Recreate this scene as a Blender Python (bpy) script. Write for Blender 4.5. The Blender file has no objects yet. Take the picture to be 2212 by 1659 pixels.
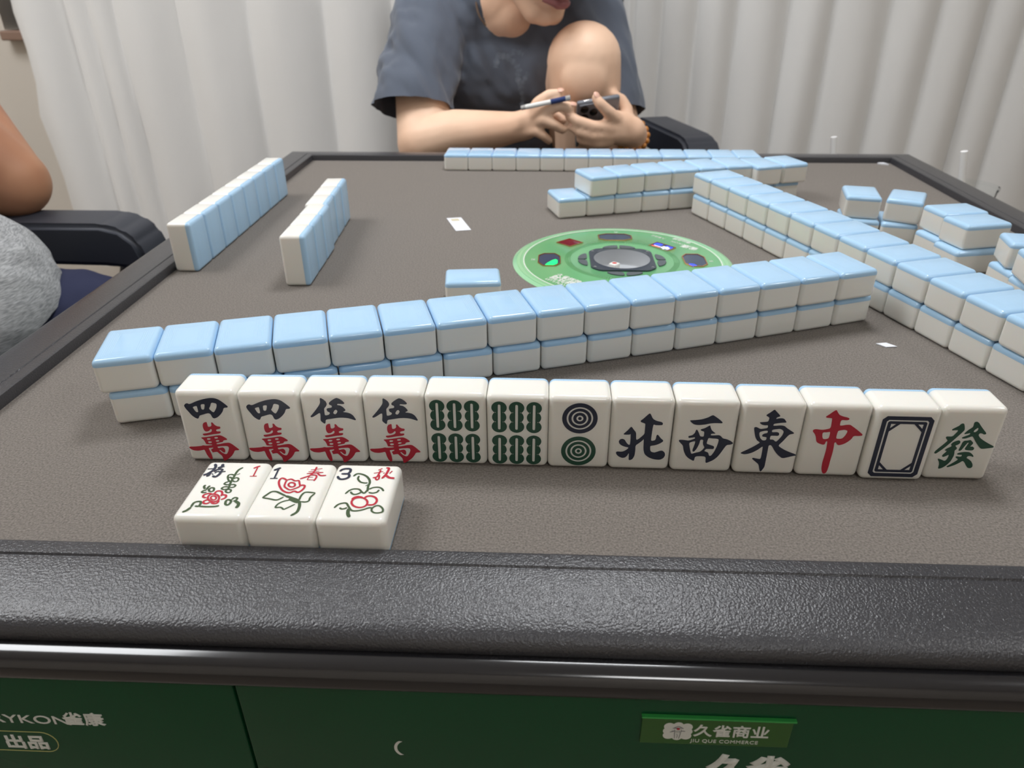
import bpy, bmesh, math, random
from mathutils import Vector, Matrix, Euler, noise
random.seed(7)
PI=math.pi
SC=bpy.context.scene; COL=SC.collection
T=0.76                      # height of the felt above the floor; every z below is measured from the felt
def RAD(a): return math.radians(a)
def lin(r,g,b):
    f=lambda c:(c/255/12.92) if c/255<=.04045 else ((c/255+.055)/1.055)**2.4
    return (f(r),f(g),f(b),1)

# ------------------------------------------------------------------ camera, world, light, exposure
cam=bpy.data.cameras.new('camera'); cam.lens=36*1583.4/2212; cam.sensor_width=36; cam.sensor_fit='HORIZONTAL'
cam.clip_start=.01; cam.clip_end=30
co=bpy.data.objects.new('camera',cam); COL.objects.link(co); SC.camera=co
pitch,yaw,roll=.5111,.0458,-.0054
fw=Vector((-math.sin(yaw)*math.cos(pitch),math.cos(yaw)*math.cos(pitch),-math.sin(pitch)))
rt=Vector((math.cos(yaw),math.sin(yaw),0)); up=rt.cross(fw)
r2=rt*math.cos(roll)+up*math.sin(roll); u2=-rt*math.sin(roll)+up*math.cos(roll)
m=Matrix((r2,u2,-fw)).transposed().to_4x4(); m.translation=Vector((.3299,-.247,.2315+T)); co.matrix_world=m
cam.dof.use_dof=True; cam.dof.focus_distance=.40; cam.dof.aperture_fstop=15
W=bpy.data.worlds.new('world'); SC.world=W; W.use_nodes=True
W.node_tree.nodes['Background'].inputs[0].default_value=(.9,.93,1,1); W.node_tree.nodes['Background'].inputs[1].default_value=.3
SC.view_settings.view_transform='Standard'; SC.view_settings.look='None'; SC.view_settings.exposure=0; SC.view_settings.gamma=1; SC.view_settings.use_curve_mapping=False
CEIL=1.84; LAMP_H=1.22
LAMP_A,LAMP_B,FILL_C,FILL_D=9,8,22.5,4.8

def area(name,loc,size,power,col=(1,1,1),shape='SQUARE'):
    l=bpy.data.lights.new(name,'AREA'); l.shape=shape; l.size=size; l.energy=power; l.color=col
    o=bpy.data.objects.new(name,l); COL.objects.link(o); o.location=Vector(loc)+Vector((0,0,T)); return o
area('lamp_light_over_table',(.45,.66,LAMP_H-.02),.34,LAMP_A,(.96,.985,1.02))
area('lamp_light_right',(2.0,-.1,CEIL-.075),.34,LAMP_B,(1,1,1))
area('fill_light_left',(-1.15,.5,CEIL-.075),1.0,FILL_C,(.93,.97,1.02))  # unseen fill, added to brighten the back wall and left-facing tile sides
area('fill_light_behind',(.75,-1.35,CEIL-.075),.42,FILL_D,(.98,.99,1))  # unseen front fill, added to lift the faces turned to the camera

# ------------------------------------------------------------------ materials
def mat(name,col,rough=.5,metal=0,spec=.5,emit=None,es=1,sss=0,coat=0,sheen=0):
    m=bpy.data.materials.new(name); m.use_nodes=True; b=m.node_tree.nodes['Principled BSDF']
    b.inputs['Base Color'].default_value=col; b.inputs['Roughness'].default_value=rough; b.inputs['Metallic'].default_value=metal
    b.inputs['Specular IOR Level'].default_value=spec
    if emit: b.inputs['Emission Color'].default_value=emit; b.inputs['Emission Strength'].default_value=es
    if sss: b.inputs['Subsurface Weight'].default_value=sss; b.inputs['Subsurface Radius'].default_value=(.006,.004,.003); b.inputs['Subsurface Scale'].default_value=.6
    if coat: b.inputs['Coat Weight'].default_value=coat; b.inputs['Coat Roughness'].default_value=.08
    if sheen: b.inputs['Sheen Weight'].default_value=sheen
    return m
def N(m,t,**k):
    n=m.node_tree.nodes.new(t)
    for a,v in k.items(): setattr(n,a,v)
    return n
def L(m,a,b): m.node_tree.links.new(a,b)
def bsdf(m): return m.node_tree.nodes['Principled BSDF']
def bump_noise(m,scale,strength,dist=.001,detail=2,coord='Object',stretch=None):
    tc=N(m,'ShaderNodeTexCoord'); nz=N(m,'ShaderNodeTexNoise'); nz.inputs['Scale'].default_value=scale; nz.inputs['Detail'].default_value=detail
    src=tc.outputs[coord]
    if stretch:
        mp=N(m,'ShaderNodeMapping'); mp.inputs['Scale'].default_value=stretch; L(m,src,mp.inputs[0]); src=mp.outputs[0]
    L(m,src,nz.inputs['Vector'])
    bp=N(m,'ShaderNodeBump'); bp.inputs['Strength'].default_value=strength; bp.inputs['Distance'].default_value=dist
    L(m,nz.outputs['Fac'],bp.inputs['Height']); L(m,bp.outputs[0],bsdf(m).inputs['Normal']); return nz
def vary(m,scale,c0,c1,detail=3,coord='Object',p0=.3,p1=.7,stretch=None):
    tc=N(m,'ShaderNodeTexCoord'); nz=N(m,'ShaderNodeTexNoise'); nz.inputs['Scale'].default_value=scale; nz.inputs['Detail'].default_value=detail
    src=tc.outputs[coord]
    if stretch:
        mp=N(m,'ShaderNodeMapping'); mp.inputs['Scale'].default_value=stretch; L(m,src,mp.inputs[0]); src=mp.outputs[0]
    L(m,src,nz.inputs['Vector'])
    cr=N(m,'ShaderNodeValToRGB'); cr.color_ramp.elements[0].position=p0; cr.color_ramp.elements[1].position=p1
    cr.color_ramp.elements[0].color=c0; cr.color_ramp.elements[1].color=c1
    L(m,nz.outputs['Fac'],cr.inputs[0]); L(m,cr.outputs[0],bsdf(m).inputs['Base Color'])
M={}
M['ivory']=mat('ivory_plastic',lin(240,238,231),.13,spec=.5,sss=.25)
M['blue']=mat('blue_plastic',lin(174,210,239),.13,spec=.5,sss=.15)
def blue_grooves(m):     # fine moulded lines that follow the tile's outline on its back
    tc=N(m,'ShaderNodeTexCoord'); sp=N(m,'ShaderNodeSeparateXYZ'); L(m,tc.outputs['Object'],sp.inputs[0])
    ax=N(m,'ShaderNodeMath',operation='ABSOLUTE'); ay=N(m,'ShaderNodeMath',operation='ABSOLUTE'); L(m,sp.outputs[0],ax.inputs[0]); L(m,sp.outputs[1],ay.inputs[0])
    sb=N(m,'ShaderNodeMath',operation='SUBTRACT'); L(m,ay.outputs[0],sb.inputs[0]); sb.inputs[1].default_value=.006
    mx=N(m,'ShaderNodeMath',operation='MAXIMUM'); L(m,ax.outputs[0],mx.inputs[0]); L(m,sb.outputs[0],mx.inputs[1])
    mu=N(m,'ShaderNodeMath',operation='MULTIPLY'); L(m,mx.outputs[0],mu.inputs[0]); mu.inputs[1].default_value=2*PI/.0011
    sn=N(m,'ShaderNodeMath',operation='SINE'); L(m,mu.outputs[0],sn.inputs[0])
    lt=N(m,'ShaderNodeMath',operation='LESS_THAN'); L(m,mx.outputs[0],lt.inputs[0]); lt.inputs[1].default_value=.0128
    gt=N(m,'ShaderNodeMath',operation='GREATER_THAN'); L(m,mx.outputs[0],gt.inputs[0]); gt.inputs[1].default_value=.0062
    a=N(m,'ShaderNodeMath',operation='MULTIPLY'); L(m,lt.outputs[0],a.inputs[0]); L(m,gt.outputs[0],a.inputs[1])
    b=N(m,'ShaderNodeMath',operation='MULTIPLY'); L(m,a.outputs[0],b.inputs[0]); L(m,sn.outputs[0],b.inputs[1])
    bp=N(m,'ShaderNodeBump'); bp.inputs['Strength'].default_value=.25; bp.inputs['Distance'].default_value=.00012
    L(m,b.outputs[0],bp.inputs['Height']); L(m,bp.outputs[0],bsdf(m).inputs['Normal'])
blue_grooves(M['blue'])
M['ink_black']=mat('engraved_navy_paint',lin(42,48,66),.25)
M['ink_red']=mat('engraved_red_paint',lin(184,42,60),.25)
M['ink_green']=mat('engraved_green_paint',lin(42,80,64),.25)
M['ink_olive']=mat('engraved_olive_paint',lin(66,86,56),.3)
M['felt']=mat('brown_grey_felt',lin(122,113,106),.95,spec=.15,sheen=.15)
vary(M['felt'],900,lin(97,91,86),lin(136,129,122),4); bump_noise(M['felt'],1400,.5,.0006,3)
M['rim']=mat('textured_black_plastic',lin(52,52,56),.30,spec=.7)
bump_noise(M['rim'],950,.75,.0005,2)
M['gloss']=mat('glossy_black_plastic',lin(26,26,30),.14,spec=1.0)
M['wood']=mat('dark_wood_strip',lin(44,28,26),.25,spec=.3)
vary(M['wood'],60,lin(30,20,20),lin(66,38,32),4,stretch=(.12,3,3))
M['green_panel']=mat('glossy_green_panel',lin(19,74,45),.12,spec=.5)
M['sign_green']=mat('olive_green_plate',lin(52,98,40),.3)
M['sign_edge']=mat('bright_green_edge',lin(60,165,80),.25)
M['print_white']=mat('white_print',lin(226,228,222),.4)
M['gold_line']=mat('pale_gold_print',lin(190,190,120),.4)
M['disc']=mat('console_green_plastic',lin(108,174,120),.18,coat=.3)
M['disc_edge']=mat('console_pale_green_edge',lin(150,205,158),.15,coat=.4)
M['disc_dark']=mat('console_dark_green_ticks',lin(58,128,70),.35)
M['frame_slate']=mat('slate_plastic',lin(56,64,76),.35)
M['button']=mat('dark_grey_button',lin(84,92,98),.35)
M['copper']=mat('copper_bezel',lin(228,160,120),.18,1)
M['dark_glass']=mat('dark_display_glass',lin(62,76,98),.1,spec=.4)
M['red_glass']=mat('dark_red_display_glass',lin(120,30,44),.08,spec=.6)
M['led_green']=mat('green_led',lin(0,180,90),.4,emit=lin(0,255,110),es=1.6)
M['led_blue']=mat('blue_led',lin(40,60,230),.4,emit=lin(40,70,255),es=1.5)
M['led_red']=mat('red_led',lin(200,40,40),.4,emit=lin(255,70,70),es=.9)
M['led_white']=mat('white_led',lin(240,240,250),.4,emit=lin(235,235,255),es=1.0)
M['cup_grey']=mat('grey_dice_well',lin(186,188,192),.3)
M['die_red']=mat('red_die_pip',lin(210,60,60),.3)
M['die_white']=mat('white_die',lin(240,238,232),.25)
M['paper']=mat('white_paper',lin(232,234,240),.6)
M['chip']=mat('faint_tan_print',lin(205,196,168),.5)
M['curtain']=mat('white_curtain_cloth',lin(232,231,229),.85,spec=.2,sheen=.2)
bump_noise(M['curtain'],14,.12,.02,3,stretch=(1,1,.3))
M['wall']=mat('beige_wall_paint',lin(222,214,203),.9,spec=.2)
M['ceil']=mat('white_ceiling_paint',lin(238,237,233),.9,spec=.2)
M['floor']=mat('pale_floor_tile',lin(128,118,108),.35)
M['sill']=mat('brown_window_sill',lin(150,122,106),.6)
M['pane']=mat('dark_window_glass',lin(70,72,76),.2,spec=.5)
M['skin']=mat('skin',lin(214,166,132),.5,spec=.35,sss=.0)
vary(M['skin'],9,lin(234,190,160),lin(246,210,182),3)
M['skin2']=mat('tanned_skin',lin(196,146,112),.5,spec=.35)
vary(M['skin2'],9,lin(186,130,102),lin(204,156,120),3)
M['lip']=mat('lips',lin(150,92,92),.45)
M['hair']=mat('black_hair',lin(24,22,22),.5)
M['eye']=mat('eye_white',lin(232,228,222),.2)
M['nail']=mat('finger_nail',lin(230,182,160),.3)
M['tee_black']=mat('black_cotton',lin(92,99,112),.9,spec=.2,sheen=.25)
bump_noise(M['tee_black'],900,.12,.0005,2)
M['tee_grey']=mat('heather_grey_cotton',lin(176,178,180),.9,spec=.2)
vary(M['tee_grey'],120,lin(150,152,155),lin(204,206,208),3,p0=.35,p1=.65,stretch=(1,1,9))
M['navy']=mat('navy_cloth',lin(54,58,84),.85,spec=.2)
bump_noise(M['navy'],60,.2,.003,3)
M['chair']=mat('black_chair_plastic',lin(58,61,70),.5)
M['phone']=mat('graphite_phone',lin(112,117,126),.3)
M['phone_edge']=mat('phone_steel_edge',lin(120,124,130),.25,.6)
M['lens']=mat('black_lens',lin(14,15,18),.08)
M['silver']=mat('silver_metal',lin(222,222,222),.25,.8)
M['cig_white']=mat('white_paper_tube',lin(236,236,232),.5)
M['cig_blue']=mat('dark_blue_band',lin(40,58,110),.35)
M['ash']=mat('grey_ash',lin(176,174,172),.9)
M['bead']=mat('amber_bead',lin(196,128,58),.25)
M['cord']=mat('brown_cord',lin(96,76,60),.7)
M['straw']=mat('white_straw',lin(255,255,255),.35)
M['lampbox']=mat('white_lamp_body',lin(235,235,235),.5)
M['diff']=mat('lamp_diffuser',lin(250,250,250),.5,emit=(1,.98,.95,1),es=3)
M['screen']=mat('black_screen',lin(16,17,20),.08)
def clear_plastic():
    m=bpy.data.materials.new('clear_plastic'); m.use_nodes=True; nt=m.node_tree; nt.nodes.clear()
    o=nt.nodes.new('ShaderNodeOutputMaterial'); mx=nt.nodes.new('ShaderNodeMixShader'); t=nt.nodes.new('ShaderNodeBsdfTransparent'); g=nt.nodes.new('ShaderNodeBsdfGlossy'); lw=nt.nodes.new('ShaderNodeLayerWeight')
    g.inputs['Roughness'].default_value=.12; lw.inputs['Blend'].default_value=.06; t.inputs[0].default_value=(.98,.99,.99,1)
    nt.links.new(lw.outputs['Fresnel'],mx.inputs[0]); nt.links.new(t.outputs[0],mx.inputs[1]); nt.links.new(g.outputs[0],mx.inputs[2]); nt.links.new(mx.outputs[0],o.inputs[0]); return m
M['clear']=clear_plastic()
def smoke_mat():
    m=bpy.data.materials.new('thin_smoke'); m.use_nodes=True; nt=m.node_tree; nt.nodes.clear()
    o=nt.nodes.new('ShaderNodeOutputMaterial'); v=nt.nodes.new('ShaderNodeVolumeScatter'); v.inputs['Density'].default_value=22; v.inputs['Color'].default_value=(.8,.86,.95,1)
    tc=nt.nodes.new('ShaderNodeTexCoord'); nz=nt.nodes.new('ShaderNodeTexNoise'); nz.inputs['Scale'].default_value=70
    mr=nt.nodes.new('ShaderNodeMapRange'); mr.inputs[1].default_value=.35; mr.inputs[2].default_value=.7; mr.inputs[3].default_value=0; mr.inputs[4].default_value=26
    nt.links.new(tc.outputs['Object'],nz.inputs['Vector']); nt.links.new(nz.outputs['Fac'],mr.inputs[0]); nt.links.new(mr.outputs[0],v.inputs['Density'])
    nt.links.new(v.outputs[0],o.inputs['Volume']); return m
M['smoke']=smoke_mat()

# ------------------------------------------------------------------ helpers
def tag(o,label=None,cat=None,group=None,kind=None):
    if label: o['label']=label
    if cat: o['category']=cat
    if group: o['group']=group
    if kind: o['kind']=kind
    return o
def thing(name,loc,label,cat,rz=0,group=None):
    o=bpy.data.objects.new(name,None); COL.objects.link(o); o.empty_display_size=.02
    o.location=(loc[0],loc[1],loc[2]+T); o.rotation_euler=(0,0,rz)
    return tag(o,label,cat,group)
def root_of(p):
    while p.parent: p=p.parent
    return p
def as_mesh(bm,name,smooth=True,ang=35):
    me=bpy.data.meshes.new(name); bm.to_mesh(me); bm.free()
    if smooth:
        for p in me.polygons: p.use_smooth=True
        me.set_sharp_from_angle(angle=RAD(ang))
    return me
def link(name,me,material,parent=None):
    """me is in felt-relative coordinates; put it under parent (unrotated) or give it its own origin at its base"""
    o=bpy.data.objects.new(name,me); COL.objects.link(o)
    if material is not None:
        me.materials.clear()
        for mm in (material if isinstance(material,(list,tuple)) else [material]): me.materials.append(mm)
    if parent is not None:
        r=root_of(parent); off=Vector((0,0,T))-r.location
        me.transform(Matrix.Translation(off)); o.parent=parent
    else:
        xs=[v.co.x for v in me.vertices]; ys=[v.co.y for v in me.vertices]; zs=[v.co.z for v in me.vertices]
        b=Vector(((min(xs)+max(xs))/2,(min(ys)+max(ys))/2,min(zs)))
        me.transform(Matrix.Translation(-b)); o.location=b+Vector((0,0,T))
    return o
def obj(name,bm,material,parent=None,smooth=True,ang=35): return link(name,as_mesh(bm,name,smooth,ang),material,parent)
def B(): return bmesh.new()
def box(bm,lo,hi,bev=0,seg=2,mtx=None):
    c=[(a+b)/2 for a,b in zip(lo,hi)]; s=[abs(b-a) for a,b in zip(lo,hi)]
    t=bmesh.new(); bmesh.ops.create_cube(t,size=1); bmesh.ops.scale(t,vec=s,verts=t.verts); 
    if bev: bmesh.ops.bevel(t,geom=t.edges[:],offset=bev,segments=seg,profile=.5,affect='EDGES')
    bmesh.ops.translate(t,vec=c,verts=t.verts)
    if mtx is not None: bmesh.ops.transform(t,matrix=mtx,verts=t.verts)
    merge(bm,t); return bm
def merge(bm,t):
    me=bpy.data.meshes.new('tmp'); t.to_mesh(me); t.free(); bm.from_mesh(me); bpy.data.meshes.remove(me)
def lathe(bm,prof,c,seg=48,axis=None,close=False):
    rings=[]
    for r,z in prof:
        if r<1e-6: rings.append([bm.verts.new((c[0],c[1],c[2]+z))])
        else: rings.append([bm.verts.new((c[0]+r*math.cos(2*PI*i/seg),c[1]+r*math.sin(2*PI*i/seg),c[2]+z)) for i in range(seg)])
    prs=list(zip(rings,rings[1:]))
    if close: prs.append((rings[-1],rings[0]))
    for a,b in prs:
        for i in range(seg):
            j=(i+1)%seg
            if len(a)==1 and len(b)==1: continue
            if len(a)==1: bm.faces.new((a[0],b[i],b[j]))
            elif len(b)==1: bm.faces.new((a[i],a[j],b[0]))
            else: bm.faces.new((a[i],a[j],b[j],b[i]))
    return bm
def smooth_path(pts,n=6):
    P=[Vector(p) for p in pts]
    if len(P)<3: return P
    out=[]
    for i in range(len(P)-1):
        p0=P[max(i-1,0)];p1=P[i];p2=P[i+1];p3=P[min(i+2,len(P)-1)]
        for k in range(n):
            t=k/n
            out.append(.5*((2*p1)+(-p0+p2)*t+(2*p0-5*p1+4*p2-p3)*t*t+(-p0+3*p1-3*p2+p3)*t**3))
    out.append(P[-1]); return out
def tube(bm,pts,rad,seg=10,caps=True):
    rs=rad if isinstance(rad,(list,tuple)) else [rad]*len(pts)
    P=[Vector(p) for p in pts]; rings=[]; up0=None
    for i,p in enumerate(P):
        d=(P[min(i+1,len(P)-1)]-P[max(i-1,0)]).normalized()
        if up0 is None: up0=d.orthogonal().normalized()
        up0=(up0-d*up0.dot(d)).normalized(); sd=d.cross(up0)
        rings.append([bm.verts.new(p+(up0*math.cos(2*PI*k/seg)+sd*math.sin(2*PI*k/seg))*rs[i]) for k in range(seg)])
    for a,b in zip(rings,rings[1:]):
        for k in range(seg): bm.faces.new((a[k],a[(k+1)%seg],b[(k+1)%seg],b[k]))
    if caps: bm.faces.new(rings[0][::-1]); bm.faces.new(rings[-1])
    return bm
def prism(bm,poly,z0,z1,mtx=None):
    a=[bm.verts.new((x,y,z0)) for x,y in poly]; b=[bm.verts.new((x,y,z1)) for x,y in poly]
    bm.faces.new(a[::-1]); bm.faces.new(b); n=len(poly)
    for i in range(n): bm.faces.new((a[i],a[(i+1)%n],b[(i+1)%n],b[i]))
    if mtx is not None: bmesh.ops.transform(bm,matrix=mtx,verts=a+b)
    return bm
def chaikin(p,n=1):
    for _ in range(n):
        q=[]
        for i in range(len(p)):
            a=p[i];b=p[(i+1)%len(p)]
            q.append((a[0]*.8+b[0]*.2,a[1]*.8+b[1]*.2)); q.append((a[0]*.2+b[0]*.8,a[1]*.2+b[1]*.8))
        p=q
    return p
def curve_mesh(c,name):
    o=bpy.data.objects.new('tmp',c); COL.objects.link(o); dg=bpy.context.evaluated_depsgraph_get(); dg.update()
    me=bpy.data.meshes.new_from_object(o.evaluated_get(dg)); me.name=name
    bpy.data.objects.remove(o); bpy.data.curves.remove(c); return me
def filled(polys,name,ext,sm=1):
    c=bpy.data.curves.new(name,'CURVE'); c.dimensions='2D'; c.fill_mode='BOTH'; c.extrude=ext
    for p in polys:
        p=chaikin(p,sm) if sm else p
        s=c.splines.new('POLY'); s.points.add(len(p)-1); s.use_cyclic_u=True
        for q,(x,y) in zip(s.points,p): q.co=(x,y,0,1)
    return curve_mesh(c,name)
def text_mesh(body,size,name,ext=.0001,bold=0,align='LEFT',space=1):
    c=bpy.data.curves.new(name,'FONT'); c.body=body; c.size=size; c.extrude=ext; c.bevel_depth=bold; c.bevel_resolution=0; c.align_x=align; c.space_character=space; c.resolution_u=4
    return curve_mesh(c,name)
FACE_NEAR=Matrix.Rotation(PI/2,4,'X')            # xy drawing -> upright, facing -y
def blob(name,prims,voxel,material,parent,smooth=6,post=None,fac=.5):
    bm=bmesh.new()
    for p in prims:
        t=bmesh.new()
        if p[0]=='c':
            for q,r in ((p[1],p[2]),(p[3],p[4])):
                bmesh.ops.create_icosphere(t,subdivisions=3,radius=r,matrix=Matrix.Translation(q))
            h=bmesh.ops.convex_hull(t,input=t.verts[:])
            bmesh.ops.delete(t,geom=list({g for g in h['geom_interior']+h['geom_unused'] if isinstance(g,bmesh.types.BMVert) and g.is_valid}),context='VERTS')
        else:
            mm=Matrix.Translation(p[1])@(p[3].to_4x4() if len(p)>3 else Matrix())@Matrix.Diagonal((*p[2],1))
            bmesh.ops.create_icosphere(t,subdivisions=3,radius=1,matrix=mm)
        bmesh.ops.recalc_face_normals(t,faces=t.faces[:]); merge(bm,t)
    me=bpy.data.meshes.new(name); bm.to_mesh(me); bm.free()
    o=bpy.data.objects.new('tmp',me); COL.objects.link(o)
    r=o.modifiers.new('r','REMESH'); r.mode='VOXEL'; r.voxel_size=voxel; r.adaptivity=0
    s=o.modifiers.new('s','SMOOTH'); s.iterations=smooth; s.factor=fac
    dg=bpy.context.evaluated_depsgraph_get(); dg.update()
    m2=bpy.data.meshes.new_from_object(o.evaluated_get(dg)); bpy.data.objects.remove(o); bpy.data.meshes.remove(me)
    m2.name=name
    if post:
        bm=bmesh.new(); bm.from_mesh(m2); post(bm); bm.to_mesh(m2); bm.free()
    for p in m2.polygons: p.use_smooth=True
    return link(name,m2,material,parent)
def chain(pts,first=True):
    out=[]
    for a,b in zip(pts,pts[1:]): out.append(('c',Vector(a[:3]),a[3],Vector(b[:3]),b[3]))
    return out
ORD=['first','second','third','fourth','fifth','sixth','seventh','eighth','ninth','tenth','eleventh','twelfth','thirteenth','fourteenth','fifteenth','sixteenth']

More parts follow.
